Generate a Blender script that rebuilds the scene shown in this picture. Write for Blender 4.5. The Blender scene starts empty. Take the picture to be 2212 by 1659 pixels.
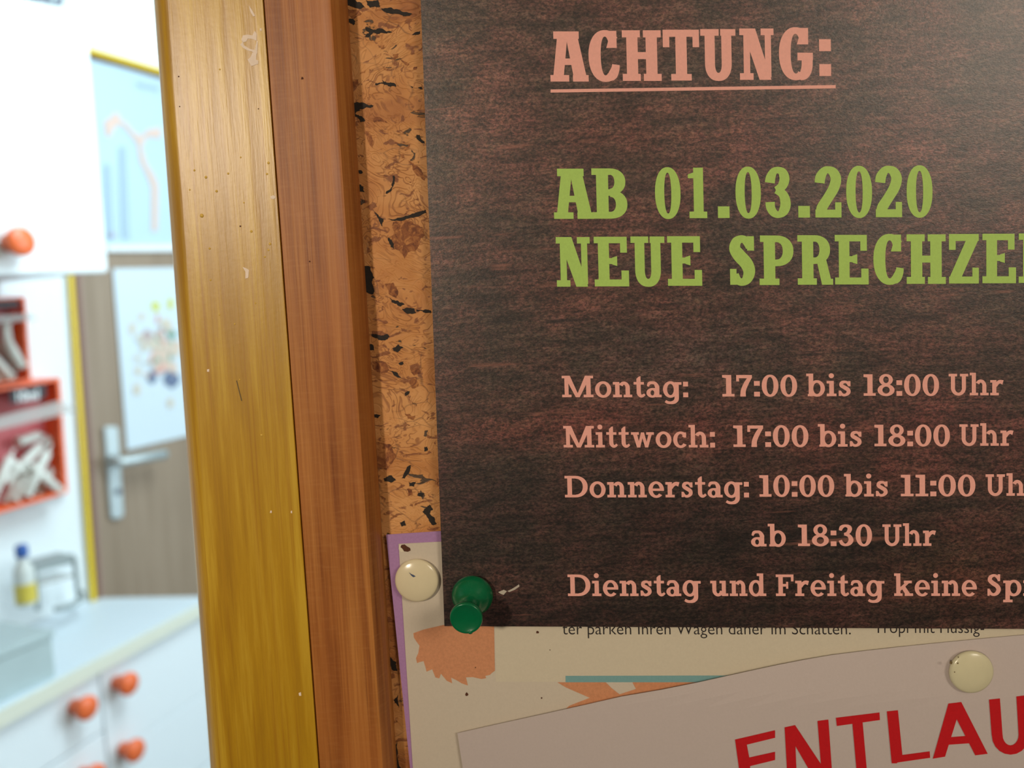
import bpy, bmesh, math, random
from mathutils import Vector, Matrix
random.seed(7)
sc = bpy.context.scene
COL = sc.collection
# ------------------------------------------------------------------ camera
FW, FH, FPX = 2212.0, 1659.0, 1700.0
CAM = Vector((0, 0, 1.40))
yaw, pitch, roll = math.radians(-1.8), math.radians(-4.5), math.radians(2.75)
fwd = Vector((math.sin(yaw)*math.cos(pitch), math.cos(yaw)*math.cos(pitch), math.sin(pitch)))
r0 = Vector((math.cos(yaw), -math.sin(yaw), 0)); u0 = r0.cross(fwd)
rt = math.cos(roll)*r0 - math.sin(roll)*u0
up = math.sin(roll)*r0 + math.cos(roll)*u0
cd = bpy.data.cameras.new('camera'); cam = bpy.data.objects.new('camera', cd); COL.objects.link(cam)
m = Matrix((rt, up, -fwd)).transposed().to_4x4(); m.translation = CAM
cam.matrix_world = m
cd.sensor_width = 36.0; cd.lens = 36.0*FPX/FW; cd.clip_start = 0.01; cd.clip_end = 50
cd.dof.use_dof = True; cd.dof.focus_distance = 0.186; cd.dof.aperture_fstop = 10.5
sc.camera = cam
# ------------------------------------------------------------------ world, light, exposure
w = bpy.data.worlds.new('world'); sc.world = w; w.use_nodes = True
w.node_tree.nodes['Background'].inputs[0].default_value = (1.0, 0.84, 0.68, 1)
w.node_tree.nodes['Background'].inputs[1].default_value = 0.10
sc.view_settings.view_transform = 'Standard'; sc.view_settings.look = 'None'
sc.view_settings.exposure = 0.0; sc.view_settings.gamma = 1.0
sc.view_settings.use_curve_mapping = False
def area(name, loc, target, sx, sy, energy, color):
    l = bpy.data.lights.new(name, 'AREA'); l.shape = 'RECTANGLE'; l.size = sx; l.size_y = sy
    l.energy = energy; l.color = color
    o = bpy.data.objects.new(name, l); COL.objects.link(o); o.location = loc
    o.rotation_euler = (Vector(target)-Vector(loc)).to_track_quat('-Z', 'Y').to_euler(); return o
_l = bpy.data.lights.new('hall_lamp', 'SPOT'); _l.energy = 74; _l.color = (1.0, 0.85, 0.67); _l.shadow_soft_size = .075
_l.spot_size = math.radians(40); _l.spot_blend = .40
_o = bpy.data.objects.new('hall_lamp', _l); COL.objects.link(_o); _o.location = (-0.88, -1.62, 1.92)
_o.rotation_euler = (Vector((0.02, 0.19, 1.88))-_o.location).to_track_quat('-Z', 'Y').to_euler()
area('hall_ceiling_lamp', (1.55, -1.85, 2.36), (0.1, 0.19, 1.42), 0.75, 0.75, 27, (1.0, 0.88, 0.72))
area('room_ceiling_lamp', (0.05, 1.15, 2.34), (-0.75, 1.5, 1.1), 0.5, 0.9, 27, (0.74, 0.92, 1.0))
area('room_side_fill', (1.5, 1.7, 1.55), (-0.8, 1.6, 1.1), 1.5, 1.5, 40, (0.76, 0.92, 1.0))  # added fill with no seen source, brightens the lower part of the room
# ------------------------------------------------------------------ helpers
def ray(px, py): return (rt*((px-FW/2)/FPX) + up*(-(py-FH/2)/FPX) + fwd)
YB = 0.190
def B(px, py, h=0.0):                     # a point h in front of the cork surface
    d = ray(px, py); t = (YB-h-CAM.y)/d.y; return CAM + d*t
def Z(px, py, z):
    d = ray(px, py); t = (z-CAM.z)/d.z; return CAM + d*t
class VPlane:                             # vertical plane: nrm . p = D, nrm towards camera side
    def __init__(s, nrm, D): s.n = Vector((nrm[0], nrm[1], 0)).normalized(); s.D = D
    def at(s, px, py, off=0.0):
        d = ray(px, py); t = (s.D+off-s.n.dot(CAM))/s.n.dot(d); return CAM + d*t
def _h2(c): return tuple(((v/255)/12.92 if v/255 <= .04045 else ((v/255+.055)/1.055)**2.4) for v in c)
def rgb(r, g, b): return _h2((r, g, b)) + (1.0,)
def mesh_obj(name, verts, faces, mat, parent=None, smooth=False, **props):
    base = parent.location.copy() if parent is not None else Vector((0, 0, 0))
    if parent is not None and parent.parent is not None: base = base + parent.parent.location
    me = bpy.data.meshes.new(name)
    me.from_pydata([tuple(Vector(v)-base) for v in verts], [], faces)
    bm = bmesh.new(); bm.from_mesh(me)
    if not props.pop('keep_normals', False): bmesh.ops.recalc_face_normals(bm, faces=bm.faces)
    bm.to_mesh(me); bm.free()
    if smooth:
        for p in me.polygons: p.use_smooth = True
    me.materials.append(mat)
    o = bpy.data.objects.new(name, me); COL.objects.link(o)
    if parent is not None: o.parent = parent
    for k, v in props.items(): o[k] = v
    return o
def own_origin(o, loc):                   # move a top-level mesh's origin to its base
    loc = Vector(loc); o.data.transform(Matrix.Translation(-loc)); o.location = loc; return o
def empty(name, loc, label, cat, group=None, kind=None):
    o = bpy.data.objects.new(name, None); COL.objects.link(o); o.location = loc; o.empty_display_size = .01
    if label: o['label'] = label
    if cat: o['category'] = cat
    if group: o['group'] = group
    if kind: o['kind'] = kind
    return o
def prism(front, vec):                    # solid from a polygon and an extrusion vector
    n = len(front); v = [Vector(p) for p in front] + [Vector(p)+Vector(vec) for p in front]
    f = [list(range(n)), list(range(2*n-1, n-1, -1))] + [[i, i+n, (i+1) % n+n, (i+1) % n] for i in range(n)]
    return v, f
def merge(*vf):
    V, F = [], []
    for v, f in vf:
        k = len(V); V += list(v); F += [[i+k for i in q] for q in f]
    return V, F
def bevel(o, wd, seg=2):
    md = o.modifiers.new('bevel', 'BEVEL'); md.width = wd; md.segments = seg; md.limit_method = 'ANGLE'; md.angle_limit = .6
    return o
def lathe(profile, origin, axis, seg=40):  # profile [(r, t)] along axis
    ax = Vector(axis).normalized(); a = ax.orthogonal().normalized(); b = ax.cross(a); origin = Vector(origin)
    V, F = [], []
    for r, t in profile:
        for k in range(seg):
            th = 2*math.pi*k/seg; V.append(origin + ax*t + (a*math.cos(th)+b*math.sin(th))*r)
    for i in range(len(profile)-1):
        for k in range(seg):
            F.append([i*seg+k, i*seg+(k+1) % seg, (i+1)*seg+(k+1) % seg, (i+1)*seg+k])
    F.append(list(range(seg))); F.append([(len(profile)-1)*seg+k for k in range(seg)][::-1])
    return V, F
def tube(pts, r, seg=10):
    pts = [Vector(p) for p in pts]; V, F = [], []
    for i, p in enumerate(pts):
        t = (pts[min(i+1, len(pts)-1)]-pts[max(i-1, 0)]).normalized(); a = t.orthogonal().normalized() if i == 0 else (a - t*a.dot(t)).normalized()
        b = t.cross(a)
        for k in range(seg):
            th = 2*math.pi*k/seg; V.append(p+(a*math.cos(th)+b*math.sin(th))*r)
    for i in range(len(pts)-1):
        for k in range(seg): F.append([i*seg+k, i*seg+(k+1) % seg, (i+1)*seg+(k+1) % seg, (i+1)*seg+k])
    F.append(list(range(seg))); F.append([(len(pts)-1)*seg+k for k in range(seg)][::-1])
    return V, F
# ------------------------------------------------------------------ materials
class NT:
    def __init__(s, name):
        s.m = bpy.data.materials.new(name); s.m.use_nodes = True; s.t = s.m.node_tree
        s.b = s.t.nodes['Principled BSDF']
    def n(s, typ, **kw):
        nd = s.t.nodes.new(typ)
        for k, v in kw.items():
            if isinstance(k, str) and k.startswith('i_'):
                key = k[2:]; key = int(key) if key.isdigit() else key.replace('_', ' ')
                if hasattr(v, 'is_linked') or isinstance(v, bpy.types.NodeSocket): s.t.links.new(v, nd.inputs[key])
                else: nd.inputs[key].default_value = v
            else: setattr(nd, k, v)
        return nd
    def link(s, a, b): s.t.links.new(a, b)
    def coords(s, scale=(1, 1, 1), rot=(0, 0, 0), warp=0, wscale=40):
        tc = s.n('ShaderNodeTexCoord'); v = tc.outputs['Object']
        mp = s.n('ShaderNodeMapping'); s.link(v, mp.inputs['Vector'])
        mp.inputs['Scale'].default_value = scale; mp.inputs['Rotation'].default_value = rot
        v = mp.outputs[0]
        if warp:
            nz = s.n('ShaderNodeTexNoise', i_Scale=wscale); nz.inputs['Detail'].default_value = 2
            s.link(v, nz.inputs['Vector'])
            sub = s.n('ShaderNodeVectorMath', operation='SUBTRACT'); s.link(nz.outputs['Color'], sub.inputs[0]); sub.inputs[1].default_value = (.5, .5, .5)
            sc_ = s.n('ShaderNodeVectorMath', operation='SCALE'); s.link(sub.outputs[0], sc_.inputs[0]); sc_.inputs['Scale'].default_value = warp
            ad = s.n('ShaderNodeVectorMath', operation='ADD'); s.link(v, ad.inputs[0]); s.link(sc_.outputs[0], ad.inputs[1]); v = ad.outputs[0]
        return v
    def noise(s, v, scale, detail=3, rough=.5, dist=0):
        nz = s.n('ShaderNodeTexNoise'); s.link(v, nz.inputs['Vector'])
        nz.inputs['Scale'].default_value = scale; nz.inputs['Detail'].default_value = detail
        nz.inputs['Roughness'].default_value = rough; nz.inputs['Distortion'].default_value = dist
        return nz.outputs['Fac']
    def ramp(s, fac, stops, interp='LINEAR'):
        r = s.n('ShaderNodeValToRGB'); s.link(fac, r.inputs[0]); cr = r.color_ramp; cr.interpolation = interp
        while len(cr.elements) < len(stops): cr.elements.new(.5)
        for e, (p, c) in zip(cr.elements, stops):
            e.position = p; e.color = c if hasattr(c, '__len__') else (c, c, c, 1)
        return r.outputs[0]
    def mix(s, a, b, fac, blend='MIX'):
        mx = s.n('ShaderNodeMix', data_type='RGBA', blend_type=blend)
        for sock, v in ((mx.inputs[0], fac), (mx.inputs[6], a), (mx.inputs[7], b)):
            if isinstance(v, bpy.types.NodeSocket): s.link(v, sock)
            else: sock.default_value = v
        return mx.outputs[2]
    def math(s, op, a, b=0.0):
        mm = s.n('ShaderNodeMath', operation=op)
        for sock, v in ((mm.inputs[0], a), (mm.inputs[1], b)):
            if isinstance(v, bpy.types.NodeSocket): s.link(v, sock)
            else: sock.default_value = v
        return mm.outputs[0]
    def bump(s, h, strength=.3, dist=.001):
        bp = s.n('ShaderNodeBump'); bp.inputs['Strength'].default_value = strength; bp.inputs['Distance'].default_value = dist
        s.link(h, bp.inputs['Height']); s.link(bp.outputs[0], s.b.inputs['Normal'])
    def base(s, c):
        if isinstance(c, bpy.types.NodeSocket): s.link(c, s.b.inputs['Base Color'])
        else: s.b.inputs['Base Color'].default_value = c
    def set(s, **kw):
        for k, v in kw.items(): s.b.inputs[k.replace('_', ' ')].default_value = v
        return s.m
def plain(name, c, rough=.5, spec=.5, metal=0, nscale=600, namt=.06, trans=0, alpha=1):
    t = NT(name); v = t.coords()
    f = t.noise(v, nscale, 3)
    col = t.mix(c, tuple(x*(1-namt*2) for x in c[:3])+(1,), f)
    t.base(col); t.set(Roughness=rough, Metallic=metal, Transmission_Weight=trans, Alpha=alpha)
    t.b.inputs['Specular IOR Level'].default_value = spec
    return t.m
# yellow varnished paint
t = NT('yellow_paint'); v = t.coords((1, 1, .05))
streak = t.noise(v, 320, 5, .65); fine = t.noise(t.coords((1, 1, .012)), 1500, 3, .6)
big = t.noise(t.coords((1, 1, .3)), 38, 3)
s1 = t.ramp(streak, [(.36, rgb(166, 120, 16)), (.50, rgb(190, 144, 22)), (.64, rgb(214, 174, 50))])
s2 = t.mix(s1, rgb(184, 138, 18), t.ramp(big, [(.35, .05), (.65, .6)]))
t.base(t.mix(s2, rgb(168, 114, 18), t.ramp(fine, [(.52, 0), (.70, .6)])))
t.b.inputs['Specular IOR Level'].default_value = .62; t.set(Roughness=.34)
hb = t.math('ADD', t.math('MULTIPLY', streak, .9), t.math('MULTIPLY', t.noise(t.coords(), 900, 2), .07))
t.bump(hb, .22, .0006); M_YEL = t.m
# brown wood
t = NT('brown_wood'); v = t.coords((1, 1, .022), warp=.002, wscale=30)
st = t.noise(v, 520, 4, .65); lines = t.noise(t.coords((1, 1, .005)), 2000, 4, .75); cross = t.noise(t.coords((.15, .15, 1)), 1500, 2)
c = t.ramp(st, [(.32, rgb(132, 72, 28)), (.5, rgb(164, 100, 44)), (.68, rgb(188, 124, 60))])
c = t.mix(c, rgb(104, 50, 22), t.ramp(lines, [(.54, 0), (.72, .75)]))
c = t.mix(c, rgb(204, 146, 90), t.math('MULTIPLY', t.ramp(cross, [(.5, 0), (.75, 1)]), .12))
pat = t.noise(t.coords((1, 1, .25)), 60, 2)
c = t.mix(c, rgb(186, 112, 52), t.ramp(pat, [(.5, 0), (.7, .5)]))
t.base(c); t.b.inputs['Specular IOR Level'].default_value = .36; t.set(Roughness=.42); t.bump(lines, .2, .0003); M_WOOD = t.m
# cork
t = NT('cork'); v = t.coords((1, 1, 1.25), warp=.012, wscale=70)
n1 = t.noise(v, 75, 2.5, .5, 2.6)
ctr = t.math('ABSOLUTE', t.math('SUBTRACT', t.math('FRACT', t.math('MULTIPLY', n1, 9.0)), .5))
vo = t.n('ShaderNodeTexVoronoi', feature='DISTANCE_TO_EDGE'); vo.inputs['Scale'].default_value = 95; t.link(t.coords((1, 1, 1.6), warp=.016, wscale=60), vo.inputs['Vector'])
big = t.noise(t.coords((1, 1, 1.4)), 60, 3, .6)
c = t.ramp(big, [(.3, rgb(160, 92, 38)), (.48, rgb(196, 130, 66)), (.7, rgb(214, 154, 92))])
ln = t.ramp(ctr, [(.0, 1), (.10, .7), (.22, 0)])
msk = t.ramp(t.noise(t.coords(), 120, 2), [(.42, .0), (.6, 1)])
c = t.mix(c, rgb(124, 62, 22), t.math('MULTIPLY', t.math('MULTIPLY', ln, msk), .72))
spots = t.ramp(t.noise(t.coords((1, 1, 1.7), warp=.005, wscale=200), 230, 3, .6, .6), [(.585, 0), (.63, 1)])
c = t.mix(c, rgb(112, 50, 18), t.math('MULTIPLY', spots, .85))
edge = t.ramp(vo.outputs['Distance'], [(.0, 1), (.03, 0)])
c = t.mix(c, rgb(98, 58, 32), t.math('MULTIPLY', t.math('MULTIPLY', edge, t.ramp(t.noise(t.coords(), 90, 2), [(.45, 0), (.6, 1)])), .7))
dk = t.ramp(t.noise(t.coords((1, 1, 2.2), warp=.01, wscale=120), 130, 3, .6, .8), [(.665, 0), (.69, 1)])
c = t.mix(c, rgb(44, 34, 28), dk)
c = t.mix(c, rgb(235, 180, 120), t.math('MULTIPLY', t.noise(t.coords(), 2500, 2), .14))
t.base(c); t.set(Roughness=.62)
t.bump(t.math('SUBTRACT', t.math('MULTIPLY', n1, .6), t.math('ADD', t.math('MULTIPLY', ln, .3), dk)), .35, .0008); M_CORK = t.m
M_BARK = plain('cork_bark', rgb(52, 44, 38), .7, .3, nscale=1800, namt=.35)
_t = NT('cork_brown_bark'); _f = _t.noise(_t.coords((1, 1, 1.2), warp=.004, wscale=250), 420, 4, .65, 1.2)
_t.base(_t.ramp(_f, [(.34, rgb(96, 46, 18)), (.5, rgb(142, 82, 38)), (.66, rgb(190, 126, 66))])); _t.set(Roughness=.7); M_BARKR = _t.m
# poster print
t = NT('dark_poster_print')
at = t.n('ShaderNodeVertexColor', layer_name='tint').outputs[0]
v = t.coords((1, 1, 1.7))
g1 = t.noise(v, 1000, 3, .75); g2 = t.noise(t.coords((1, 1, 2.0)), 2400, 2, .7)
g3 = t.noise(t.coords((.22, 1, 2.4)), 420, 3, .65); lines = t.noise(t.coords((.035, 1, 1)), 430, 3, .6)
blot = t.noise(t.coords((1, 1, 1.5)), 52, 4, .62)
gr = t.math('ADD', t.math('MULTIPLY', g1, .52), t.math('ADD', t.math('MULTIPLY', g2, .26), t.math('MULTIPLY', g3, .22)))
val = t.ramp(gr, [(.41, .22), (.5, 1.0), (.59, 2.3)])
col = t.mix(rgb(88, 68, 58), rgb(118, 78, 68), t.ramp(blot, [(.42, 0), (.62, 1)]))
col = t.mix(col, at, 1.0, 'MULTIPLY')
mid = t.noise(t.coords((.45, 1, 1.6), warp=.004, wscale=90), 210, 4, .6)
col = t.mix(col, t.ramp(mid, [(.34, .55), (.5, 1.0), (.66, 1.45)]), .85, 'MULTIPLY')
col = t.mix(col, val, .95, 'MULTIPLY')
cn = t.n('ShaderNodeTexNoise'); t.link(t.coords((1, 1, 1.5)), cn.inputs['Vector']); cn.inputs['Scale'].default_value = 900
hsv = t.mix(col, cn.outputs['Color'], .22, 'OVERLAY')
l1 = t.ramp(lines, [(.63, 0), (.69, 1)]); l2 = t.ramp(lines, [(.30, 1), (.36, 0)])
msk = t.ramp(t.noise(t.coords((.6, 1, 1)), 130, 2), [(.48, 0), (.6, 1)])
hsv = t.mix(hsv, rgb(150, 96, 80), t.math('MULTIPLY', t.math('MULTIPLY', l1, msk), .5))
hsv = t.mix(hsv, rgb(24, 20, 20), t.math('MULTIPLY', t.math('MULTIPLY', l2, msk), .75))
t.base(hsv); t.set(Roughness=.37); t.b.inputs['Specular IOR Level'].default_value = .72
t.bump(t.math('ADD', g1, g2), .15, .0002); M_POST = t.m
def ink(name, c, amt=.08):
    t = NT(name); t.base(t.mix(c, tuple(x*(1-amt*2.5) for x in c[:3])+(1,), t.noise(t.coords(), 1600, 3, .7)))
    t.set(Roughness=.5); t.b.inputs['Specular IOR Level'].default_value = .35; t.bump(t.noise(t.coords(), 1500, 2), .08, .0002); return t.m
M_SALMON = ink('salmon_print', rgb(250, 180, 164)); M_GREEN = ink('green_print', rgb(180, 216, 106))
M_CREAM = ink('cream_paper', rgb(210, 197, 178), .05); M_CREAM2 = ink('light_cream_print', rgb(214, 202, 178), .05)
M_PURPLE = ink('purple_print', rgb(182, 138, 186), .12); M_ORANGE = ink('orange_print', rgb(226, 156, 112), .16)
M_TEAL = ink('teal_print', rgb(128, 172, 172), .08); M_BLACK = ink('black_print', rgb(48, 42, 42), .1)
M_RED = ink('red_print', rgb(206, 22, 30), .1); M_SHEET = ink('white_paper', rgb(200, 186, 180), .04)
M_PGREEN = plain('green_plastic', rgb(0, 104, 62), .22, .5, nscale=900, namt=.08)
M_PCREAM = plain('cream_enamel', rgb(226, 212, 176), .2, .5, nscale=400, namt=.03)
M_PPALE = plain('pale_enamel', rgb(216, 208, 172), .22, .5, nscale=400, namt=.04)
M_STEEL = plain('steel', rgb(190, 190, 190), .3, .5, 1.0)
M_BLUE = plain('blue_ink_scratch', rgb(70, 84, 116), .5); M_SPECK = plain('brown_speck', rgb(112, 92, 56), .7)
M_HOLE = plain('torn_hole_brown', rgb(96, 48, 20), .8, nscale=2500, namt=.3)
M_CHIP = plain('bare_white_chip', rgb(252, 230, 208), .7, nscale=900, namt=.08)
M_BEAD = plain('paint_bead', rgb(226, 184, 80), .15)
M_WALL = plain('white_wall', rgb(226, 232, 234), .8, .3, nscale=60, namt=.02)
M_LAM = plain('white_laminate', rgb(226, 232, 236), .5, .4, nscale=20, namt=.01)
M_TOP = plain('worktop_laminate', rgb(212, 224, 232), .45, .4, nscale=20, namt=.01)
M_EDGE = plain('cream_edge_band', rgb(222, 222, 206), .5)
M_SEAM = plain('grey_seam', rgb(150, 160, 168), .8)
M_KNOB = plain('orange_knob_plastic', rgb(240, 110, 56), .35, .5)
M_DOOR = NT('brown_laminate_door'); _v = M_DOOR.coords((1, 1, .06))
M_DOOR.base(M_DOOR.ramp(M_DOOR.noise(_v, 45, 4, .6), [(.35, rgb(132, 112, 92)), (.65, rgb(148, 128, 108))])); M_DOOR.set(Roughness=.55); M_DOOR = M_DOOR.m
M_DARKB = plain('dark_brown_rebate_and_shade', rgb(110, 74, 62), .6); M_FYEL = plain('yellow_frame_paint', rgb(224, 190, 0), .4, nscale=40, namt=.03)
M_ALU = plain('brushed_aluminium', rgb(190, 200, 202), .45, .5, .5)
M_CHART = plain('chart_paper', rgb(184, 206, 218), .7, .2); M_BONE = plain('chart_orange', rgb(216, 188, 176), .7, .2); M_TXT = plain('chart_grey_text', rgb(166, 186, 200), .7, .2)
M_PIC = plain('picture_paper', rgb(206, 218, 226), .7, .2)
M_OBOX = plain('orange_red_plastic', rgb(252, 106, 48), .4); M_PINK = plain('pinkish_red_backing', rgb(196, 92, 96), .5)
M_FLAP = plain('clear_grey_flap', rgb(190, 188, 182), .25, .5, alpha=.5); M_LBL = plain('black_label', rgb(26, 22, 30), .5)
M_LTX = plain('white_label_text', rgb(225, 225, 225), .5); M_TUBE = plain('clear_white_tube', rgb(222, 222, 214), .35, .5, nscale=60, namt=.08)
M_GBOX = plain('grey_carton', rgb(178, 194, 196), .6, nscale=30, namt=.08); M_RACK = plain('grey_steel_rack', rgb(152, 160, 160), .4, .5, .3)
M_BCAP = plain('blue_cap', rgb(48, 92, 168), .4); M_YLIQ = plain('yellow_label', rgb(208, 186, 74), .4); M_BOT = plain('frosted_bottle', rgb(206, 210, 206), .35)
M_FLOOR = plain('grey_vinyl_floor', rgb(120, 120, 118), .6, nscale=90, namt=.15)
M_HWALL = plain('cream_hall_wall', rgb(190, 170, 130), .8, .3, nscale=80, namt=.04)
M_WHITE = plain('white_ceiling_paint', rgb(235, 235, 230), .9, .2, nscale=60, namt=.02)
M_DARKG = plain('dark_grey_plastic', rgb(100, 104, 116), .6)

# ------------------------------------------------------------------ the setting
AW = math.radians(22); NW = (math.cos(AW), -math.sin(AW))
WALL = VPlane(NW, -1.51); dW = Vector((math.sin(AW), math.cos(AW), 0)); nW = Vector((NW[0], NW[1], 0))
pw = nW*(-1.51)
a_, b_ = pw - dW*1.2, pw + dW*4.0
def wallbox(name, a, b, thick_vec, z0, z1, mat, **k):
    a = Vector((a[0], a[1], z0)); b = Vector((b[0], b[1], z0))
    v, f = prism([a, b, b+Vector(thick_vec), a+Vector(thick_vec)], (0, 0, z1-z0)); return mesh_obj(name, v, f, mat, kind='structure', **k)
wallbox('wall_left', a_, b_, -nW*.1, 0, 2.5, M_WALL)
# yellow casing + brown frame strip + cork + wall slab behind them.  (px at y=0, px at y=1659, h)
def cas(p0, p1, h):                        # vertical line through two seen points, floor to lintel
    a, b = B(p0, 0, h), B(p1, 1659, h); d = (b-a)/(b.z-a.z)
    return a+d*(2.08-a.z), a+d*(0.02-a.z)
def sweep_mesh(name, prof, mat, parent=None, z=None, **k):
    tops, bots = [], []
    for p0, p1, h in prof:
        a, b = cas(p0, p1, h)
        if z: d = (b-a)/(b.z-a.z); a, b = a+d*(z[1]-a.z), a+d*(z[0]-a.z)
        tops.append(a); bots.append(b)
    n = len(prof); V = tops+bots
    F = [list(range(n)), list(range(2*n-1, n-1, -1))]+[[i, i+n, (i+1) % n+n, (i+1) % n] for i in range(n)]
    return mesh_obj(name, V, F, mat, parent, smooth=True, **k)
HC = .0085
prof = [(333.0, 455, HC-.0032), (334.5, 456.5, HC-.0021), (340, 461, HC-.0011), (349, 469, HC-.0004), (361, 480, HC), (363.5, 482.5, HC), (470, 591, HC), (564, 684.5, HC), (566.8, 687.3, HC), (568.5, 689, HC-.0005), (568.5, 689, -.06), (333, 455, -.06)]
x_l = B(400, 830, HC).x
o = sweep_mesh('trim_1', prof, M_YEL, kind='structure'); 
md = o.modifiers.new('es', 'EDGE_SPLIT'); md.split_angle = math.radians(50)
CASING = o
HW = .0080
prof = [(568.6, 689.2, HW-.0006), (571, 691.5, HW), (574, 694.5, HW), (640, 758, HW), (692, 807, HW), (698, 812, HW+.00002), (706, 820, HW+.00022), (714, 827, HW+.0001), (722, 834, HW-.0009), (732, 842, HW-.0020), (740, 849, HW-.0033), (746, 854, HW-.0048), (749.5, 857, HW-.0064), (750.5, 858, .0004), (751, 858.5, -.003), (568.6, 689.2, -.003)]
WOODSTRIP = empty('cork_board', B(1500, 1900, -.004), 'cork notice board with a brown wooden left edge strip, beside the yellow door trim', 'notice board')
o = sweep_mesh('frame_strip', prof, M_WOOD, WOODSTRIP, z=(.98, 1.78), label='brown grained wooden edge strip with a rounded right side'); md = o.modifiers.new('es', 'EDGE_SPLIT'); md.split_angle = math.radians(50)
xa = B(700, 830, 0).x
cork = mesh_obj('cork_sheet', *prism([(xa, YB, 1.0), (xa+.62, YB, 1.0), (xa+.62, YB, 1.76), (xa, YB, 1.76)], (0, .004, 0)), M_CORK, WOODSTRIP)
xr = B(560, 830, 0).x
mesh_obj('wall_front', *prism([(xr, YB+.0045, 0), (2.2, YB+.0045, 0), (2.2, YB+.0045, 2.5), (xr, YB+.0045, 2.5)], (0, .09, 0)), M_HWALL, kind='structure')
mesh_obj('wall_over_door', *prism([(-1.9, YB+.0045, 2.08), (xr, YB+.0045, 2.08), (xr, YB+.0045, 2.5), (-1.9, YB+.0045, 2.5)], (0, .09, 0)), M_HWALL, kind='structure')
mesh_obj('floor', *prism([(-2.6, -3, -.05), (2.6, -3, -.05), (2.6, 4.6, -.05), (-2.6, 4.6, -.05)], (0, 0, .05)), M_FLOOR, kind='structure')
mesh_obj('ceiling', *prism([(-2.6, -3, 2.5), (2.6, -3, 2.5), (2.6, 4.6, 2.5), (-2.6, 4.6, 2.5)], (0, 0, .05)), M_WHITE, kind='structure')
wallbox('wall_right', (2.2, .2), (2.2, 4.4), (.1, 0, 0), 0, 2.5, M_WALL)
wallbox('wall_back', (-.4, 4.4), (2.3, 4.4), (0, .1, 0), 0, 2.5, M_WALL)

# ------------------------------------------------------------------ notice-board papers
def sheet(name, corners, h, mat, parent=None, nx=1, ny=1, thick=.00018, hf=None, **k):   # corners TL TR BR BL in photo pixels on the board
    V, F = [], []
    for j in range(ny+1):
        for i in range(nx+1):
            u, v = i/nx, j/ny
            x = (1-v)*((1-u)*corners[0][0]+u*corners[1][0])+v*((1-u)*corners[3][0]+u*corners[2][0])
            y = (1-v)*((1-u)*corners[0][1]+u*corners[1][1])+v*((1-u)*corners[3][1]+u*corners[2][1])
            V.append(B(x, y, hf(x, y) if hf else h))
    n = len(V); V += [p+Vector((0, thick, 0)) for p in V]
    for j in range(ny):
        for i in range(nx):
            q = [j*(nx+1)+i, j*(nx+1)+i+1, (j+1)*(nx+1)+i+1, (j+1)*(nx+1)+i]; F.append(q[::-1]); F.append([a+n for a in q])
    rim = [i for i in range(nx+1)]+[j*(nx+1)+nx for j in range(1, ny+1)]+[ny*(nx+1)+i for i in range(nx-1, -1, -1)]+[j*(nx+1) for j in range(ny-1, 0, -1)]
    for a, b in zip(rim, rim[1:]+rim[:1]): F.append([a, b, b+n, a+n])
    return mesh_obj(name, V, F, mat, parent, **k)
HP = .0030   # poster
HFl = .0012  # flyer
def pix_poly(name, polys, h, mat, parent, hf=None, **k):      # flat print: polygons given on the sheet
    V, F = [], []
    for i, p in enumerate(polys):
        k0 = len(V); V += [B(x, y, (hf(x, y) if hf else 0)+h+(i % 60)*3e-7) for x, y in p]; F.append(list(range(k0, k0+len(p))))
    o = mesh_obj(name, V, F, mat, parent, keep_normals=True, **k); return o

# ---- slab letters -------------------------------------------------
def Rc(x0, y0, x1, y1): return [[(x0, y0), (x1, y0), (x1, y1), (x0, y1)]]
def Pg(*p): return [list(p)]
def Arc(cx, cy, rx, ry, tx, ty, a0=0, a1=360, e=2.0, n=36):
    out = []; pts = []
    n = max(6, int(n*abs(a1-a0)/360))
    for i in range(n+1):
        a = math.radians(a0+(a1-a0)*i/n); c, s = math.cos(a), math.sin(a)
        c2 = math.copysign(abs(c)**(2/e), c); s2 = math.copysign(abs(s)**(2/e), s)
        pts.append(((cx+rx*c2, cy+ry*s2), (cx+(rx-tx)*c2, cy+(ry-ty)*s2)))
    for (o0, i0), (o1, i1) in zip(pts, pts[1:]): out.append([i0, o0, o1, i1])
    return out
def Stk(*p, n=8):                           # smooth stroke through (x, y, width)
    q = [p[0]]+list(p)+[p[-1]]; pts = []
    for i in range(1, len(q)-2):
        for j in range(n if i < len(q)-3 else n+1):
            t = j/n
            pts.append([.5*(2*q[i][d]+(q[i+1][d]-q[i-1][d])*t+(2*q[i-1][d]-5*q[i][d]+4*q[i+1][d]-q[i+2][d])*t*t+(-q[i-1][d]+3*q[i][d]-3*q[i+1][d]+q[i+2][d])*t**3) for d in range(3)])
    L = []
    for i, (x, y, wd) in enumerate(pts):
        a, b = pts[max(i-1, 0)], pts[min(i+1, len(pts)-1)]; dx, dy = b[0]-a[0], b[1]-a[1]; l = math.hypot(dx, dy) or 1
        L.append(((x-dy/l*wd/2, y+dx/l*wd/2), (x+dy/l*wd/2, y-dx/l*wd/2)))
    return [[a1, a0, b0, b1] for (a0, a1), (b0, b1) in zip(L, L[1:])]
def serif_stem(x0, x1, l, r, st=.13, top=1.0, tl=None, tr=None):
    return Rc(x0, 0, x1, top)+Rc(l, 0, r, st)+(Rc(tl, top-st, tr, top) if tl is not None else [])
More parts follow.
